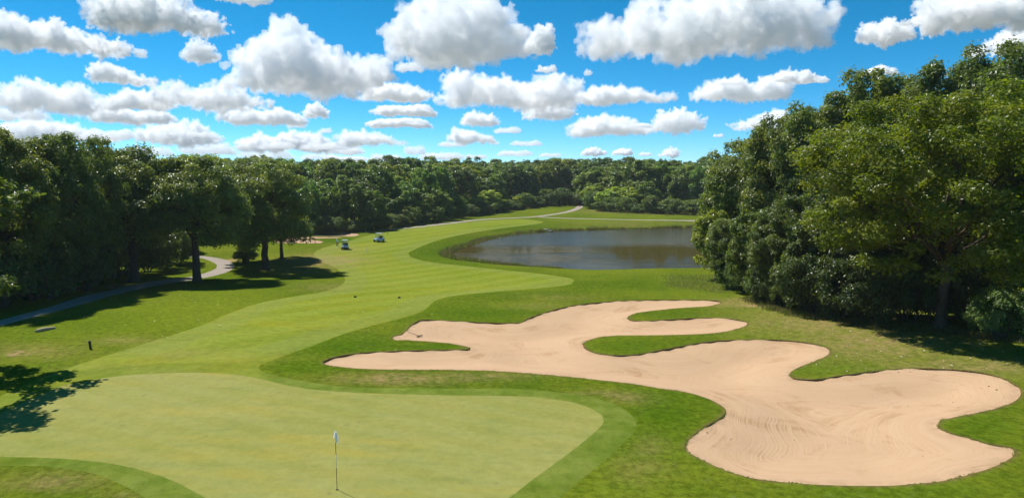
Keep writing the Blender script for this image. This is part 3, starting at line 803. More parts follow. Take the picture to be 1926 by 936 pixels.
def blades(name, pts, hh, wid, per, label, cat, spread=.25, seed=1, dryness=0.0, mat=None):
    R = np.random.default_rng(seed); P = np.repeat(np.asarray(pts), per, 0); k = len(P)
    P = P + R.normal(size=(k, 2)) * spread; z = zt(P[:, 0], P[:, 1])
    ck = np.repeat(R.uniform(0, 1, len(pts)), per); hs_ = np.repeat(np.broadcast_to(hh, (len(pts),)) * R.uniform(.5, 1.3, len(pts)), per) * R.uniform(.6, 1.15, k)
    a = R.uniform(0, 2 * PI, k); lean = R.normal(size=(k, 2)) * .22 * hs_[:, None]
    b = np.column_stack([P, z - .03]); w2 = np.column_stack([np.cos(a) * wid, np.sin(a) * wid, np.zeros(k)])
    mid = b + np.column_stack([lean * .4, hs_ * .6]); tip = b + np.column_stack([lean, hs_])
    V = np.stack([b - w2, b + w2, mid + w2 * .8, tip, mid - w2 * .8], 1).reshape(-1, 3)
    me = np_mesh(name, V, np.arange(k * 5).reshape(-1, 5), (mat or TG,), False)
    attr(me, 'leaf', R.uniform(0, 1, k), 'FACE'); attr(me, 'clump', np.clip(ck + dryness, 0, 1), 'FACE')
    o = link(name, me); tag(o, label, cat, kind='stuff'); return o


R = np.random.default_rng(4)
per = np.linalg.norm(np.roll(POND, -1, 0) - POND, axis=1); L = per.sum()
u = np.sort(R.uniform(0, L, 1500)); cs = np.concatenate([[0], np.cumsum(per)]); i_ = np.searchsorted(cs, u, 'right') - 1
f = ((u - cs[i_]) / per[i_])[:, None]; Q = POND[i_] * (1 - f) + np.roll(POND, -1, 0)[i_] * f
nrm = (Q - POND.mean(0)); nrm /= np.linalg.norm(nrm, axis=1)[:, None]
Q = Q + nrm * R.uniform(-.3, 1.5, len(Q))[:, None]
hgt = .5 + .5 * np.sin(u * .21) * np.sin(u * .083 + 1); hgt = np.where(Q[:, 1] > 118, .42 + .42 * hgt, .25 + .3 * hgt)
blades('pond_reeds', Q, hgt, .05, 14, 'green and straw coloured reeds fringing the pond bank', 'reeds', .35, 5)
perb = np.linalg.norm(np.roll(BUNK, -1, 0) - BUNK, axis=1); ub = np.sort(R.uniform(0, perb.sum(), 5200)); csb = np.concatenate([[0], np.cumsum(perb)]); ib = np.searchsorted(csb, ub, 'right') - 1
fb = ((ub - csb[ib]) / perb[ib])[:, None]; Qb = BUNK[ib] * (1 - fb) + np.roll(BUNK, -1, 0)[ib] * fb
keepb = (np.sin(ub * .8) + np.sin(ub * .31 + 2) + np.sin(ub * 2.3) * .6) > -.5
blades('bunker_edge_grass', Qb[keepb], .055, .022, 4, 'short ragged turf overhanging the lip of the big bunker', 'grass', .045, 9, -.5, LG)
# long grass by the right wood's pond corner, and under its edge
pq = [(R.uniform(1255, 1370), R.uniform(517, 552)) for _ in range(1500)]; pq = [p for p in pq if p[1] < 552 - (1370 - p[0]) * .12]
Q = ground_hit(np.array([p[0] for p in pq]), np.array([p[1] for p in pq])); blades('long_grass', Q, .16, .05, 4, 'long unmown grass between the pond corner and the right wood', 'grass', .6, 6, -.2, LG)
ex = R.uniform(1400, 1926, 900); ey = np.interp(ex, [1400, 1480, 1640, 1760, 1926], [561, 588, 609, 619, 642]) + R.normal(size=900) * 2.5
Q = ground_hit(ex, ey); blades('edge_grass', Q, .4, .03, 9, 'tall weedy grass along the foot of the right wood', 'grass', .3, 7)
ex = R.uniform(560, 1330, 1200); ey = np.array([front_y(p) for p in ex]) + R.normal(size=1200) * 1.0 + 1
Q = ground_hit(ex, ey); blades('meadow_fringe', Q, .6, .08, 7, 'rough grass fringe at the foot of the far wood', 'grass', .5, 8)

# fallen leaves: pale specks on the turf
n = N('fallen_leaf'); FL_ = n.base(n.mix(n.at('leaf'), (.35, .27, .12), (.62, .58, .45)), .8, .2)
fx = np.concatenate([R.uniform(1420, 1926, 260), R.uniform(150, 420, 60), R.uniform(640, 860, 40)]); fy = np.concatenate([R.uniform(575, 700, 260), R.uniform(540, 640, 60), R.uniform(560, 680, 40)])
Q = ground_hit(fx, fy); keep = (np.array([not b for b in inside(Q, BUNK)])); Q = Q[keep]; k = len(Q); zq = zt(Q[:, 0], Q[:, 1]) + .03
a = R.uniform(0, 6.28, k); s_ = R.uniform(.03, .085, k)
u1 = np.column_stack([np.cos(a) * s_, np.sin(a) * s_, R.normal(size=k) * .01]); u2 = np.column_stack([-np.sin(a) * s_ * .6, np.cos(a) * s_ * .6, R.normal(size=k) * .015])
b = np.column_stack([Q, zq]); V = np.stack([b - u1, b - u2, b + u1, b + u2], 1).reshape(-1, 3)
me = np_mesh('fallen_leaves', V, np.arange(k * 4).reshape(-1, 4), (FL_,)); attr(me, 'leaf', R.uniform(0, 1, k), 'FACE')
tag(link('fallen_leaves', me), 'pale fallen leaves scattered over the turf', 'leaves', kind='stuff')
def sand_level(x, y):
    lp = float(np.clip(.075 + .06 * math.sin(x * .9) * math.sin(y * .7 + 1) + .03 * math.sin(x * 3.1 + y * 2.3), .015, .3))
    return float(zt(x, y)) - lp - .55 * float(smooth(max(0, sdf(np.array([[x, y]]), BUNK)[0]) / 5))
# bits lying in the sand
n = N('clod'); CL = n.base(n.mix(n.noise(20), (.05, .035, .02), (.12, .08, .05)), .95, .1)
mbs = MB()
for (px, py, s_) in [(1709, 747, .07), (1793, 748, .04), (1803, 763, .035), (1641, 732, .04), (1558, 740, .03), (1875, 729, .09), (1860, 722, .06), (1846, 723, .05), (1712, 697, .07), (1690, 698, .05), (963, 681, .05), (1068, 702, .05), (1194, 694, .05), (1084, 597, .08), (1495, 809, .04), (1375, 818, .04), (1330, 812, .05), (1736, 842, .03)]:
    g = ground_hit(np.array([px * 1.0]), np.array([py * 1.0]))[0]
    s_ *= .65
    mbs.box((g[0], g[1], sand_level(g[0], g[1]) + s_ * .25), (s_ * 1.8, s_ * 1.3, s_), bevel=s_ * .25)
tag(mbs.build('sand_debris', CL), 'dark bits of soil and bark lying about in the raked sand', 'debris', kind='stuff')

# ------------------------------------------------------------------ the pin
M['white'] = plain('white_paint', (.78, .78, .76), .5); M['black'] = plain('black_paint', (.012, .012, .012), .45)
n = N('flag_cloth'); n.base((.82, .84, .88), .8, .2); tr = n.n('ShaderNodeBsdfTranslucent'); tr.inputs[0].default_value = (.85, .87, .92, 1); mx = n.n('ShaderNodeMixShader'); mx.inputs[0].default_value = .3; n.l(n.bsdf.outputs[0], mx.inputs[1]); n.l(tr.outputs[0], mx.inputs[2]); n.l(mx.outputs[0], n.out.inputs['Surface']); M['cloth'] = n.m
g = G(634, 920); root = empty('golf_flag', g); tag(root, 'white flag hanging limp on a black and white banded pin in the green', 'golf flag')
Hf = top_h(634, g.x, g.y, 809)
zs = [0, .37, .60, .80, 1.0]
cols = ['black', 'white', 'black', 'white']
for i in range(4):
    MB().tube([(0, 0, Hf * zs[i] - (.05 if i == 0 else 0)), (0, 0, Hf * zs[i + 1])], .012, 8).build('pole_band', M[cols[i]], root)
# limp cloth with folds
bmf = bmesh.new(); nx_, nz_ = 14, 10; gr = []
for iz in range(nz_ + 1):
    rw = []
    for ix in range(nx_ + 1):
        s_ = ix / nx_; t_ = iz / nz_
        x_ = .014 + .25 * s_ * (.28 + .10 * t_) + .015 * math.sin(s_ * 9 + t_ * 2); y_ = .09 * math.sin(s_ * 8.5 + t_ * 1.2) * s_**.5
        z_ = Hf - .02 - .34 * t_ - s_ * .18 * (1 + .25 * t_)
        rw.append(bmf.verts.new((x_, y_, z_)))
    gr.append(rw)
for iz in range(nz_):
    for ix in range(nx_): bmf.faces.new((gr[iz][ix], gr[iz][ix + 1], gr[iz + 1][ix + 1], gr[iz + 1][ix])).smooth = True
gr2 = []
for iz in range(nz_ + 1):
    rw = []
    for ix in range(5):
        s_ = ix / 4; t_ = iz / nz_; rw.append(bmf.verts.new((-.014 - .08 * s_ * (.35 + .65 * t_), .04 * math.sin(s_ * 5) + .01, Hf - .03 - .24 * t_ - s_ * .06)))
    gr2.append(rw)
for iz in range(nz_):
    for ix in range(4): bmf.faces.new((gr2[iz][ix], gr2[iz][ix + 1], gr2[iz + 1][ix + 1], gr2[iz + 1][ix])).smooth = True
me = bpy.data.meshes.new('flag'); bmf.to_mesh(me); bmf.free(); me.materials.append(M['cloth']); link('flag', me, root)
mb = MB(); mb.tube([(0, 0, -.02), (0, 0, .008)], .054, 20); mb.build('cup', M['black'], root)

# second, far pin-like marker: thin post banded black and white
g = G(690, 475.5); root = empty('distance_marker', g); tag(root, 'thin black and white banded yardage post standing in the fairway beyond the carts', 'marker post')
for i in range(6): MB().tube([(0, 0, i * .2 - (.05 if i == 0 else 0)), (0, 0, (i + 1) * .2)], .035, 8).build('band', M['black' if i % 2 else 'white'], root)
# dark block markers
M['dark'] = plain('dark_plastic', (.02, .02, .018), .5)
for (px, py, lb) in [(668, 559, 'low black block marker on the fairway, left one of two nearest the dark rough'), (751, 560.5, 'low black block marker on the fairway, right one of two nearest the dark rough'), (729, 439.5, 'tiny dark marker on the far fairway just behind the carts')]:
    g = G(px, py); mb = MB(); mb.box((0, 0, .06), (.30, .2, .16), bevel=.02, taper=(.85, .8)); mb.box((0, 0, .15), (.18, .12, .03), bevel=.008)
    tag(mb.build('tee_marker', M['dark'], None, g), lb, 'marker', 'black fairway markers')
g = G(170, 656); mb = MB(); mb.box((0, 0, .25), (.13, .13, .6), bevel=.015, rot=Matrix.Rotation(-.10, 3, 'Y'), taper=(.95, .95)); mb.box((-.03, 0, .565), (.15, .15, .05), bevel=.015, rot=Matrix.Rotation(-.10, 3, 'Y'))
tag(mb.build('marker_post', M['dark'], None, g), 'short dark post leaning in the turf left of the green', 'post')
n = N('weathered_wood'); c = n.mix(n.noise(6, 5, .7, vec=n.scale(n.pos(), (.5, 4, 4))), (.36, .26, .16), (.58, .45, .29)); WOOD = n.base(c, .9, .15)
g0, g1 = G(67, 625), G(104, 617.5); dv = g1 - g0
mb = MB(); mb.tube([g0 + dv * t + Vector((0, 0, .1 + .03 * math.sin(t * 5))) for t in (0, .2, .45, .7, .9, 1)], [.09, .15, .16, .15, .13, .08], 9)
tag(mb.build('fallen_log', WOOD), 'pale broken log lying on the turf below the path', 'log')
# rake in the sand
g0, g1 = G(765, 624.5), G(789, 629.2)
def sandz(p): return sand_level(p.x, p.y)
root = empty('bunker_rake', (g1.x, g1.y, sandz(g1) + .02)); tag(root, 'rake lying in the upper left arm of the bunker', 'rake')
dv = Vector((g0.x - g1.x, g0.y - g1.y, 0)); dv2 = dv.normalized(); pr = Vector((-dv2.y, dv2.x, 0))
MB().tube([(0, 0, .05), dv * .5 + Vector((0, 0, .12)), dv + Vector((0, 0, sandz(g0) + .12 - g1.z + (g1.z - sandz(g1) - .02)))], .016, 6).build('handle', M['dark'], root)
mb = MB(); mb.tube([pr * -.32 + Vector((0, 0, .05)), pr * .32 + Vector((0, 0, .05))], .035, 6)
for i in range(9): mb.tube([pr * (-.3 + i * .075) + Vector((0, 0, .05)), pr * (-.3 + i * .075) - dv2 * .05 + Vector((0, 0, -.03))], .012, 5)
mb.build('rake_head', M['dark'], root)
# rocks at the outlet on the pond's far bank
n = N('bank_rock'); c = n.mix(n.noise(3, 6), (.20, .18, .16), (.40, .37, .34)); ROCK = n.base(c, .9, .2)
for i, (px, py, s_, lb) in enumerate([(1028, 433.5, .55, 'larger pale boulder on the far pond bank'), (1035, 435.5, .38, 'smaller pale boulder at the waterline of the far bank'), (1022, 433.0, .3, 'small pale boulder half in the reeds of the far bank')]):
    g = G(px, py); bmr = bmesh.new(); bmesh.ops.create_icosphere(bmr, subdivisions=2, radius=1); rr = random.Random(i + 3)
    for v in bmr.verts: v.co = Vector((v.co.x * s_ * 1.6, v.co.y * s_, v.co.z * s_ * .8 + s_ * .2)) * rr.uniform(.85, 1.12)
    me = bpy.data.meshes.new('boulder'); bmr.to_mesh(me); bmr.free(); me.materials.append(ROCK); tag(link('boulder', me, None, g), lb, 'boulder')
# floodlight mast over the skyline
x, y = at_depth(606, 420); hm = top_h(606, x, y, 307)
root = empty('floodlight_mast', (x, y, float(zt(x, y)))); tag(root, 'grey floodlight mast whose lamp head just clears the far trees', 'mast')
M['steel'] = plain('steel', (.25, .27, .29), .5, .5, metal=.5)
MB().tube([(0, 0, -.2), (0, 0, hm - 1)], [.25, .14], 10).build('pole', M['steel'], root)
mb = MB(); mb.box((0, 0, hm - .9), (4.6, .2, .18), bevel=.03); mb.box((0, 0, hm - 2.1), (4.6, .2, .18), bevel=.03); mb.build('crossbar', M['steel'], root)
for i in range(4):
    for zz in (-.35, -1.55): MB().box((-1.8 + i * 1.2, -.25, hm + zz), (.95, .45, .8), bevel=.1, rot=Matrix.Rotation(.35, 3, 'X')).build('lamp', M['dark'], root)

# ------------------------------------------------------------------ golf carts
M['cart'] = plain('cart_white_in_shade', (.42, .55, .72), .28, .5, .05); M['rubber'] = plain('rubber', (.014, .014, .014), .85, .2); M['seat'] = plain('cart_vinyl', (.035, .04, .06), .6)  # body: white cart, the blue of its shaded side put into the colour
M['roof'] = plain('cart_roof', (.33, .37, .42), .4); M['rim'] = plain('cart_rim', (.5, .5, .5), .4, .5)
n = N('windscreen'); n.base((.75, .85, .9), .05, .5); n.bsdf.inputs['Transmission Weight'].default_value = .9; n.bsdf.inputs['IOR'].default_value = 1.1; M['screen'] = n.m


def make_cart(label):
    root = empty('golf_cart'); tag(root, label, 'golf cart', 'golf carts on the fairway')
    # built facing -Y
    mb = MB(); mb.box((0, .05, .36), (1.14, 2.3, .16), bevel=.05)
    mb.box((0, -.95, .60), (1.08, .55, .42), bevel=.14, taper=(.86, .55)); mb.box((0, .72, .60), (1.12, .95, .38), bevel=.12, taper=(.95, .9))
    mb.box((0, -.68, .78), (1.0, .12, .22), bevel=.05)
    for s in (-1, 1): mb.box((s * .47, -.82, .52), (.2, .62, .26), bevel=.09)
    mb.build('body', M['cart'], root)
    MB().box((0, -1.19, .38), (1.1, .14, .2), bevel=.05).build('bumper', M['dark'], root)
    for s in (-1, 1):
        MB().tube([(s * .4, -1.2, .62), (s * .4, -1.16, .62)], .075, 12).build('headlight', M['white'], root)
    MB().box((0, .32, .78), (1.0, .5, .14), bevel=.05).build('seat', M['seat'], root)
    MB().box((0, .60, 1.05), (1.0, .12, .46), bevel=.05, rot=Matrix.Rotation(-.14, 3, 'X')).build('backrest', M['seat'], root)
    for sx in (-1, 1):
        MB().tube([(sx * .50, -.74, .8), (sx * .50, -.52, 1.80)], .022, 6).build('roof_post', M['dark'], root)
        MB().tube([(sx * .50, .80, .75), (sx * .50, .68, 1.80)], .022, 6).build('roof_post', M['dark'], root)
    MB().box((0, .08, 1.83), (1.14, 1.55, .07), bevel=.03).build('roof', M['roof'], root)
    MB().box((0, -.63, 1.30), (.94, .012, .92), rot=Matrix.Rotation(-.21, 3, 'X')).build('windscreen', M['screen'], root)
    mb = MB(); mb.tube([(-.26, -.52, .82), (-.26, -.22, 1.02)], .018, 6)
    mb.tube([(-.26 + .17 * math.cos(a), -.22 + .10 * math.sin(a), 1.02 + .14 * math.sin(a)) for a in [k * PI / 7 for k in range(15)]], .016, 6, cap=False); mb.build('steering_wheel', M['dark'], root)
    for sx in (-1, 1):
        for yy in (-.85, .80):
            w_ = MB().tube([(sx * .46, yy, .235), (sx * .62, yy, .235)], .235, 18).build('wheel', M['rubber'], root)
            MB().tube([(sx * .615, yy, .235), (sx * .632, yy, .235)], .12, 14).build('rim', M['rim'], w_)
    mb = MB(); mb.box((0, 1.22, .62), (.95, .3, .08), bevel=.02); mb.tube([(-.45, 1.3, .5), (-.45, 1.3, 1.0), (.45, 1.3, 1.0), (.45, 1.3, .5)], .02, 6); mb.build('bag_rack', M['dark'], root)
    return root


def copy_tree(o, parent=None):
    c_ = o.copy(); COL.objects.link(c_); c_.parent = parent
    for ch in [q for q in bpy.data.objects if q.parent == o]: copy_tree(ch, c_)
    return c_


cart = make_cart('white golf cart tinted with blue shade, parked beside the standing golfer in white')
cart2 = copy_tree(cart); cart2['label'] = 'white golf cart tinted with blue shade, alone on the far fairway, turned slightly sideways'
cart.location = G(649, 468.5); cart.rotation_euler.z = math.radians(6)
cart2.location = G(713, 454.2); cart2.rotation_euler.z = math.radians(-32)

# ------------------------------------------------------------------ golfers
M['skin'] = plain('skin', (.42, .25, .17), .6, .3); M['shirt'] = plain('white_shirt', (.72, .74, .76), .85, .2); M['trousers'] = plain('dark_trousers', (.02, .022, .03), .85, .2)
M['dkshirt'] = plain('dark_shirt', (.035, .04, .05), .85, .2); M['redbrown'] = plain('rust_trousers', (.12, .055, .05), .85, .2)
M['hair'] = plain('hair', (.03, .02, .015), .8)


def skin(name, V, E, Rr, mats, parent, root_i=0, sub_=1, pick=None):
    me = bpy.data.meshes.new(name); me.from_pydata(V, E, []); ob = bpy.data.objects.new(name, me); COL.objects.link(ob)
    md = ob.modifiers.new('skin', 'SKIN'); md.use_smooth_shade = True
    for i, r_ in enumerate(Rr): me.skin_vertices[0].data[i].radius = (r_, r_) if not isinstance(r_, tuple) else r_
    me.skin_vertices[0].data[root_i].use_root = True
    s_ = ob.modifiers.new('sub', 'SUBSURF'); s_.levels = sub_; s_.render_levels = sub_
    dg = bpy.context.evaluated_depsgraph_get(); m2 = bpy.data.meshes.new_from_object(ob.evaluated_get(dg)); ob.modifiers.clear(); ob.data = m2
    m2.name = name; m2.materials.clear()
    for q in mats: m2.materials.append(q)
    if pick:
        for p in m2.polygons: p.material_index = pick(p.center)
    if parent: ob.parent = parent
    return ob


def person(loc, rz, J, shirt, trousers, label, cap):
    """J: joint positions. One continuous body; cap or hair is a child."""
    root = empty('person', loc, rz); tag(root, label, 'person')
    V, E, Rr = [], [], []
    def add(p, r_, par=None):
        V.append(tuple(p)); Rr.append(r_)
        if par is not None: E.append((par, len(V) - 1))
        return len(V) - 1
    pel = add(J['pelvis'], (.15, .11)); wa = add(J['waist'], (.14, .10), pel); ch = add(J['chest'], (.17, .12), wa); nk = add(J['neck'], .055, ch)
    jaw = add(J['head'] - J['up'] * .06 + J['fw'] * .015, .075, nk); hd = add(J['head'] + J['up'] * .04, .098, jaw); add(J['head'] + J['up'] * .12, .06, hd)
    add(J['head'] + J['fw'] * .115 - J['up'] * .01, .014, hd)                      # nose
    for s in ('L', 'R'):
        sh = add(J['sh' + s], .065, ch); el = add(J['el' + s], .045, sh); wr = add(J['wr' + s], .030, el)
        pd = (J['wr' + s] - J['el' + s]).normalized(); side = pd.cross(J['fw']); side = side.normalized() if side.length > .1 else Vector((1, 0, 0))
        pm = add(J['wr' + s] + pd * .07, (.036, .018), wr)
        for k_ in range(4):
            off = side * (.027 - .018 * k_); ln = (.07, .08, .075, .058)[k_]
            f1 = add(J['wr' + s] + pd * .105 + off, .0095, pm); add(J['wr' + s] + pd * (.105 + ln) + off + J['fw'] * .02, .008, f1)
        t1 = add(J['wr' + s] + pd * .05 + side * .045, .011, pm); add(J['wr' + s] + pd * .09 + side * .06 + J['fw'] * .015, .009, t1)
        hp = add(J['hip' + s], .095, pel); kn = add(J['kn' + s], .062, hp); an = add(J['an' + s], .042, kn)
        he = add(J['an' + s] - Vector((0, 0, .05)), .042, an); add(J['an' + s] + J['toe'] * .17 - Vector((0, 0, .055)), .036, he)
    hipz = J['pelvis'].z + .06
    def pk(c_):
        if (c_ - J['head']).length < .21 and (c_ - J['neck']).dot(J['up']) > .02: return 0
        for s in 'LR':
            if (c_ - J['wr' + s]).dot((J['wr' + s] - J['el' + s]).normalized()) > -.06 and (c_ - J['wr' + s]).length < .28: return 0
        if c_.z < .10: return 3
        return 1 if (c_ - J['waist']).dot((J['chest'] - J['pelvis']).normalized()) > -.07 else 2
    skin('body', V, E, Rr, (M['skin'], shirt, trousers, M['white']), root, 0, 1, pk)
    hat = bmesh.new(); bmesh.ops.create_uvsphere(hat, u_segments=14, v_segments=8, radius=.118)
    q = J['up'].to_track_quat('Z', 'Y').to_matrix().to_4x4()
    for v in hat.verts:
        if v.co.z < 0: v.co.z *= .12
        v.co.z *= .95
    bmesh.ops.transform(hat, matrix=Matrix.Translation(J['head'] + J['up'] * .06) @ q, verts=hat.verts)
    if cap[0] == 'cap':
        r_ = bmesh.ops.create_circle(hat, cap_ends=True, segments=12, radius=.1)
        bmesh.ops.transform(hat, matrix=Matrix.Translation(J['head'] + J['up'] * .065 + J['fw'] * .11) @ q @ Matrix.Diagonal((.8, .9, 1, 1)), verts=r_['verts'])
    me = bpy.data.meshes.new(cap[0]); hat.to_mesh(me); hat.free(); me.materials.append(cap[1])
    for p in me.polygons: p.use_smooth = True
    link(cap[0], me, root)
    return root


Vv = Vector
J = dict(pelvis=Vv((0, 0, .93)), waist=Vv((0, 0, 1.10)), chest=Vv((0, -.01, 1.34)), neck=Vv((0, -.02, 1.50)), head=Vv((0, -.035, 1.63)), up=Vv((0, -.05, 1)).normalized(), fw=Vv((0, -1, -.05)).normalized(), toe=Vv((0, -1, 0)),
         shL=Vv((.19, 0, 1.41)), elL=Vv((.25, .04, 1.14)), wrL=Vv((.22, -.10, .92)), shR=Vv((-.19, 0, 1.41)), elR=Vv((-.25, .04, 1.14)), wrR=Vv((-.23, -.08, .91)),
         hipL=Vv((.095, 0, .88)), knL=Vv((.11, -.03, .49)), anL=Vv((.12, .03, .09)), hipR=Vv((-.095, 0, .88)), knR=Vv((-.11, -.01, .49)), anR=Vv((-.13, .0, .09)))
person(G(634.5, 464.6), math.radians(12), J, M['shirt'], M['trousers'], 'standing golfer in a white shirt and dark trousers beside the cart', ('cap', M['white']))
J = dict(pelvis=Vv((0, .10, .90)), waist=Vv((0, .0, 1.02)), chest=Vv((0, -.22, 1.14)), neck=Vv((0, -.36, 1.19)), head=Vv((0, -.48, 1.20)), up=Vv((0, -.85, .5)).normalized(), fw=Vv((0, -.5, -.85)).normalized(), toe=Vv((0, -1, 0)),
         shL=Vv((.18, -.26, 1.15)), elL=Vv((.17, -.34, .87)), wrL=Vv((.06, -.44, .68)), shR=Vv((-.18, -.26, 1.15)), elR=Vv((-.17, -.34, .87)), wrR=Vv((-.05, -.45, .66)),
         hipL=Vv((.10, .08, .86)), knL=Vv((.14, -.02, .47)), anL=Vv((.16, .06, .09)), hipR=Vv((-.10, .08, .86)), knR=Vv((-.14, -.02, .47)), anR=Vv((-.16, .06, .09)))
bp = G(592.5, 456.2); bp.z -= .2
person(bp, math.radians(-78), J, M['dkshirt'], M['redbrown'], 'golfer in dark clothes bent forward in the far bunker', ('hair', M['hair']))
clb = empty('golf_club', bp); clb.rotation_euler.z = math.radians(-78); tag(clb, 'golf club held by the golfer bent over in the far bunker', 'golf club')
MB().tube([(0, -.43, .72), (0, -.62, .05)], [.014, .008], 6).build('shaft', M['steel'], clb)
MB().box((.03, -.63, .035), (.11, .03, .055), bevel=.01).build('head', M['steel'], clb)

# ------------------------------------------------------------------ clouds: bodies of scattering vapour
bmi = bmesh.new(); bmesh.ops.create_icosphere(bmi, subdivisions=1, radius=1)
ICO = np.array([v.co[:] for v in bmi.verts]); IF = np.array([[v.index for v in f.verts] for f in bmi.faces]); bmi.free()
VAP = {}
def vapour(dens):
    key = round(math.log(dens) * 2)
    if key not in VAP:
        m_ = bpy.data.materials.new('cloud_vapour'); m_.use_nodes = True; t_ = m_.node_tree; t_.nodes.clear()
        o_ = t_.nodes.new('ShaderNodeOutputMaterial'); v_ = t_.nodes.new('ShaderNodeVolumeScatter'); v_.inputs['Color'].default_value = (1, 1, 1, 1)
        v_.inputs['Density'].default_value = math.exp(key / 2); v_.inputs['Anisotropy'].default_value = 0.0; t_.links.new(v_.outputs[0], o_.inputs['Volume'])
        VAP[key] = m_
    return VAP[key]


BASE = 300.0
def cloud_mesh(x0, y0, x1, y1, prof, seed, vox=110, od=16, bank=False):
    rn = random.Random(seed)
    r = ray((x0 + x1) / 2, y1); el = max(r[2] / math.hypot(r[0], r[1]), .012); D = (BASE - HC) / el; s = D / math.hypot(r[0], r[1])
    c = Vector((r[0] * s, r[1] * s, HC + r[2] * s)); mp = s / F; Wd = (x1 - x0) * mp * .90; Hd = (y1 - y0) * mp * .84
    us = [p[0] for p in prof]; hs_ = [p[1] for p in prof]
    S = []
    n1 = max(5, int(3.2 * Wd / Hd)); tilt = rn.uniform(-.10, .10); b1, b2 = rn.uniform(0, 6), rn.uniform(0, 6)
    for i in range(n1):
        u = (i + rn.uniform(.2, .8)) / n1; ph = float(np.interp(u, us, hs_)) * Hd * rn.uniform(.82, 1.0)
        for dlay in (-1, 0, 1):
            dd = dlay * rn.uniform(.12, .3) * min(Wd, 2.2 * Hd); top = ph * (1 if dlay == 0 else rn.uniform(.5, .9)); R_ = max(.14 * Hd, min(top * .5, Hd * .36)) * rn.uniform(.8, 1.1)
            zc = top - R_
            xx = (u - .5) * Wd * (1 - .12 * (dlay != 0))
            while True:
                S.append((xx + rn.uniform(-.2, .2) * R_, dd, max(zc, rn.uniform(.0, .55) * R_), R_))
                if zc < .5 * R_: break
                zc -= R_ * .9
    lv = S[:]
    for cnt_, f0, f1, up in ((10, .32, .58, -.2), (7, .28, .5, -.1)):
        nx = []
        for (x, y, z, R_) in lv:
            for j in range(cnt_):
                a = rn.uniform(0, 6.283); zz = rn.uniform(up, 1); q = math.sqrt(1 - zz * zz); rr = R_ * rn.uniform(f0, f1); k_ = rn.uniform(.7, 1.02)
                nx.append((x + R_ * k_ * q * math.cos(a), y + R_ * k_ * q * math.sin(a), z + R_ * k_ * zz, rr))
        S = S + nx; lv = nx if len(nx) < 420 else rn.sample(nx, 420)
    # torn scraps round the rim
    for j in range(int(50 * Wd / Hd)):
        b = rn.choice(lv); S.append((b[0] + rn.gauss(0, .10) * Hd * 1.4, b[1] + rn.gauss(0, .1) * Hd, b[2] + rn.gauss(0, .07) * Hd, Hd * rn.uniform(.012, .04)))
    S = np.array(S)
    V = (ICO[None] * S[:, 3][:, None, None] + S[:, :3][:, None, :]).reshape(-1, 3)
    Fc = (IF[None] + (np.arange(len(S)) * len(ICO))[:, None, None]).reshape(-1, 3)
    uu = V[:, 0] / Wd
    neg = V[:, 2] < 0; V[neg, 2] *= .6
    V[:, 2] += Hd * (.05 * np.sin(uu * 9 + b1) + .03 * np.sin(uu * 21 + b2) + tilt * .5 * uu * 2 * min(1, Wd / Hd / 4) + .05)
    return V, Fc, c, Wd, Hd, -math.atan2(r[0], r[1]), od / Hd


def cloud(x0, y0, x1, y1, prof, label, seed, vox=110, od=5.6):
    V, Fc, c, Wd, Hd, rz, dens = cloud_mesh(x0, y0, x1, y1, prof, seed, vox, od)
    ob = link('cloud', np_mesh('cloud', V, Fc)); 
    md = ob.modifiers.new('r', 'REMESH'); md.mode = 'VOXEL'; md.voxel_size = max(Wd / vox, Hd / 60)
    for i, (s_, st) in enumerate(((.34, .17), (.15, .15), (.07, .10), (.028, .05))):
        tx = bpy.data.textures.new('billow', 'CLOUDS'); tx.noise_scale = Hd * s_; tx.noise_depth = 2
        dm = ob.modifiers.new('d', 'DISPLACE'); dm.texture = tx; dm.strength = Hd * st * 2; dm.mid_level = .52; dm.texture_coords = 'GLOBAL'
    md = ob.modifiers.new('r2', 'REMESH'); md.mode = 'VOXEL'; md.voxel_size = max(Wd / vox, Hd / 60) * .62
    ob.location = c; ob.rotation_euler.z = rz
    dg = bpy.context.evaluated_depsgraph_get(); m2 = bpy.data.meshes.new_from_object(ob.evaluated_get(dg)); ob.modifiers.clear(); ob.data = m2
    m2.materials.clear(); m2.materials.append(vapour(dens * .30))
    if label:
        # the dense heart inside the thin rind
        mc = m2.copy(); core = link('core', mc, ob)
        md = core.modifiers.new('d', 'DISPLACE'); md.strength = -.07 * Hd; md.mid_level = 0.0
        md = core.modifiers.new('r', 'REMESH'); md.mode = 'VOXEL'; md.voxel_size = max(Wd / vox, Hd / 60) * .75
        dg = bpy.context.evaluated_depsgraph_get(); m3 = bpy.data.meshes.new_from_object(core.evaluated_get(dg)); core.modifiers.clear(); core.data = m3
        m3.materials.clear(); m3.materials.append(vapour(dens))
        tag(ob, label, 'cloud', 'fair weather clouds')
    return ob


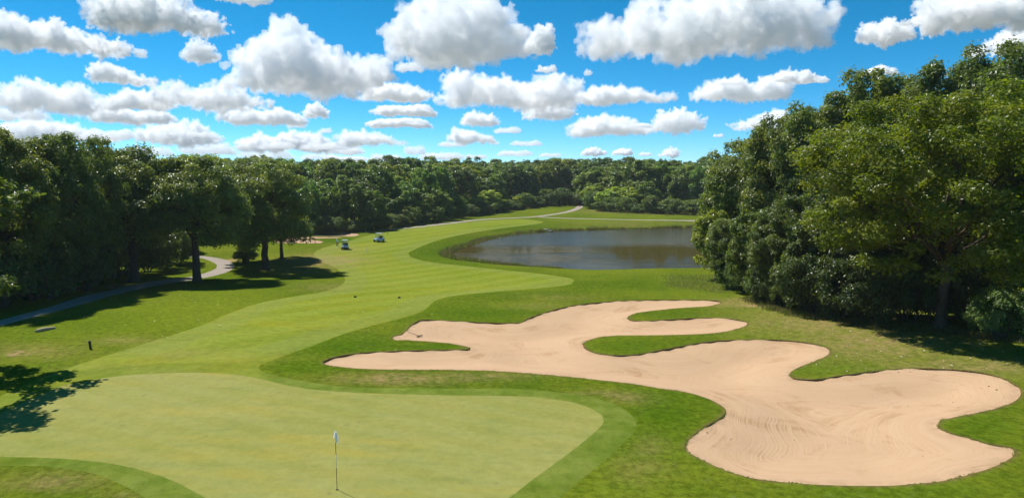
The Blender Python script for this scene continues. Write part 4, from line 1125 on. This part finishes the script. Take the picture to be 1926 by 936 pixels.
HUMP = [(0, .25), (.2, .8), (.5, 1), (.8, .7), (1, .2)]
LEFT = [(0, .4), (.15, 1), (.4, .8), (.7, .5), (1, .2)]
RIGHT = [(0, .2), (.3, .5), (.6, .8), (.85, 1), (1, .4)]
FLAT_ = [(0, .4), (.2, .9), (.5, .8), (.8, 1), (1, .4)]
CLOUDS = [
    (0, 22, 248, 98, [(0, .8), (.12, 1), (.3, .75), (.45, .9), (.65, .6), (.85, .6), (1, .25)], 'long white cloud at upper left with its tail sinking to the right', 120),
    (165, -28, 430, 58, [(0, .55), (.15, .8), (.4, 1), (.7, .8), (.9, .6), (1, .3)], 'thick cloud cut by the top border, right of the long upper left cloud', 120),
    (350, 70, 411, 116, HUMP, 'small ragged round puff alone in blue left of the tall cloud', 70),
    (434, 32, 735, 168, [(0, .45), (.15, .68), (.25, .7), (.36, 1), (.48, .85), (.6, .62), (.75, .55), (.9, .6), (1, .3)], 'tall towering cloud with a peak, left of centre', 150),
    (732, -40, 1000, 112, [(0, .45), (.2, .75), (.4, .95), (.6, 1), (.8, .8), (1, .35)], 'huge dark bellied cloud cut by the top border at centre', 150),
    (985, 35, 1038, 96, RIGHT, 'torn scrap of cloud at the right flank of the huge central cloud', 60),
    (1068, -45, 1558, 98, [(0, .35), (.12, .6), (.25, .72), (.4, .9), (.6, 1), (.8, .95), (.93, .7), (1, .4)], 'widest cloud, cut by the top border right of centre, with a long grey base', 170),
    (170, 112, 300, 158, LEFT, 'bright crested cloud left of centre, forming the left head of a long bank', 80),
    (285, 130, 520, 205, [(0, .5), (.2, .7), (.35, .65), (.55, 1), (.7, .6), (.85, .4), (1, .3)], 'long two humped cloud joined right of the bright crested head', 110),
    (0, 138, 195, 208, FLAT_, 'broad cloud at the left border above the low left bank', 100),
    (190, 162, 335, 206, HUMP, 'middle sized cloud under the bright crested head', 80),
    (0, 213, 235, 268, [(0, .9), (.3, 1), (.6, .7), (.85, .4), (1, .15)], 'low bank of cloud just above the left wood', 110),
    (170, 192, 330, 232, FLAT_, 'flat grey based cloud over the right end of the low left bank', 80),
    (258, 210, 430, 272, [(0, .4), (.25, .7), (.52, 1), (.75, .6), (1, .3)], 'peaked low cloud over the left grove', 90),
    (405, 195, 585, 234, FLAT_, 'flat shelf cloud below the tall towering cloud', 90),
    (572, 186, 618, 220, HUMP, 'small round puff right of the flat shelf cloud', 50),
    (665, 145, 830, 190, HUMP, 'mid height cloud right below the tall towering cloud', 90),
    (690, 190, 832, 218, FLAT_, 'thin flat streak under the mid height cloud at centre', 70),
    (440, 236, 640, 284, FLAT_, 'low cloud bank over the taller green tree of the left grove', 90),
    (625, 232, 780, 274, LEFT, 'low cloud over the far wood left of centre', 80),
    (680, 216, 820, 240, FLAT_, 'very thin streak above the low central cloud', 60),
    (818, 115, 1110, 200, [(0, .9), (.1, 1), (.22, .7), (.4, .75), (.6, .85), (.8, .8), (.92, .75), (1, .6)], 'long cloud with a tall left end right under the huge central cloud', 120),
    (860, 203, 945, 236, HUMP, 'small flat based cloud under the tall left end of the long cloud', 60),
    (838, 233, 950, 270, LEFT, 'low ragged cloud at centre above the far wood', 60),
    (980, 172, 1086, 224, HUMP, 'neat dome shaped cloud alone right of centre', 80),
    (1078, 147, 1282, 194, [(0, .5), (.2, 1), (.45, .85), (.7, .55), (1, .4)], 'lumpy cloud above and right of the neat dome cloud', 90),
    (1285, 132, 1492, 188, [(0, .3), (.2, .7), (.45, .95), (.65, .7), (.85, 1), (1, .5)], 'cloud left of the right wood top, under the widest cloud', 90),
    (1450, 122, 1545, 156, HUMP, 'wispy cloud at the tip next to the right wood', 60),
    (1058, 205, 1240, 254, [(0, .5), (.25, .9), (.45, .95), (.7, .7), (1, .4)], 'low cloud right of the neat dome cloud', 80),
    (1222, 190, 1332, 248, HUMP, 'rounded cloud overlapping the right end of the low cloud', 70),
    (1368, 195, 1492, 244, RIGHT, 'soft cloud just left of the right wood slope', 70),
    (1612, 25, 1724, 80, HUMP, 'single cloud in deep blue above the right wood', 80),
    (1725, -40, 1960, 52, FLAT_, 'cloud cut off in the upper right corner', 90),
    (1815, 30, 1985, 104, RIGHT, 'cloud low in the right corner touching the highest crown', 80),
    (1622, 118, 1692, 142, HUMP, 'flat little cloud peeping over the right wood slope', 50),
    (1088, 273, 1146, 293, HUMP, 'tiny bright cloud near the horizon, left of a similar one', 40),
    (1147, 275, 1196, 292, HUMP, 'tiny bright cloud near the horizon, right of a similar one', 40),
    (1235, 268, 1278, 295, RIGHT, 'tiny cloud near the horizon over the pond', 40),
]
for i, (x0, y0, x1, y1, pf, lb, vx) in enumerate(CLOUDS): cloud(x0, y0, x1, y1, pf, lb, 100 + i, vx)
# thin layers of cloud lost in the distance, too many to tell apart
obs = []
for i, (x0, y0, x1, y1) in enumerate([(925, 236, 985, 250), (955, 261, 1025, 274), (930, 279, 1006, 293), (760, 268, 802, 290), (780, 282, 880, 300), (690, 286, 760, 302), (600, 270, 690, 290), (560, 285, 640, 300), (440, 275, 560, 298),
                                     (330, 262, 450, 290), (240, 270, 330, 292), (480, 262, 560, 280), (150, 238, 260, 262), (258, 88, 274, 108), (1180, 228, 1230, 240), (1340, 148, 1400, 160), (-40, 190, 90, 225), (405, -25, 512, 6), (560, 262, 660, 282), (820, 262, 880, 276), (600, 290, 700, 303), (742, 112, 800, 134), (1006, 120, 1050, 136), (1690, 36, 1716, 48), (1100, 128, 1112, 142), (228, 98, 246, 106), (1505, 140, 1560, 156), (1340, 250, 1362, 258), (905, 252, 930, 262), (540, 225, 575, 240), (600, 238, 625, 250), (640, 276, 680, 286), (350, 244, 400, 258), (60, 268, 150, 286), (1010, 285, 1060, 295), (1200, 284, 1228, 293), (870, 288, 920, 298)]):
    obs.append(cloud(x0, y0, x1, y1, FLAT_, None, 300 + i, 45))
bmj = bmesh.new(); mats_ = []
for ob in obs:
    me = ob.data; mt = me.materials[0]
    if mt not in mats_: mats_.append(mt)
    k_ = mats_.index(mt); me.transform(ob.matrix_basis)
    nf = len(bmj.faces); bmj.from_mesh(me); bmj.faces.ensure_lookup_table()
    for f_ in bmj.faces[nf:]: f_.material_index = k_
    bpy.data.objects.remove(ob)
me = bpy.data.meshes.new('cloud_bank'); bmj.to_mesh(me); bmj.free()
for mt in mats_: me.materials.append(mt)
tag(link('cloud_bank', me), 'thin scraps and layers of distant cloud low over the horizon', 'clouds', kind='stuff')
# the air between: a box of pale haze round the ground, the trees and the camera, the clouds well above it
n = N('haze_air'); n.t.nodes.remove(n.bsdf); pv = n.n('ShaderNodeVolumePrincipled'); pv.inputs['Color'].default_value = (.80, .88, 1, 1); pv.inputs['Density'].default_value = .00012; pv.inputs['Anisotropy'].default_value = .2
n.l(pv.outputs[0], n.out.inputs['Volume'])
mb = MB(); mb.box((0, 480, 17), (2600, 1400, 44)); tag(mb.build('haze', n.m), 'thin pale summer haze lying over the whole course', 'haze', kind='stuff')
for t_ in list(bpy.data.textures): bpy.data.textures.remove(t_)
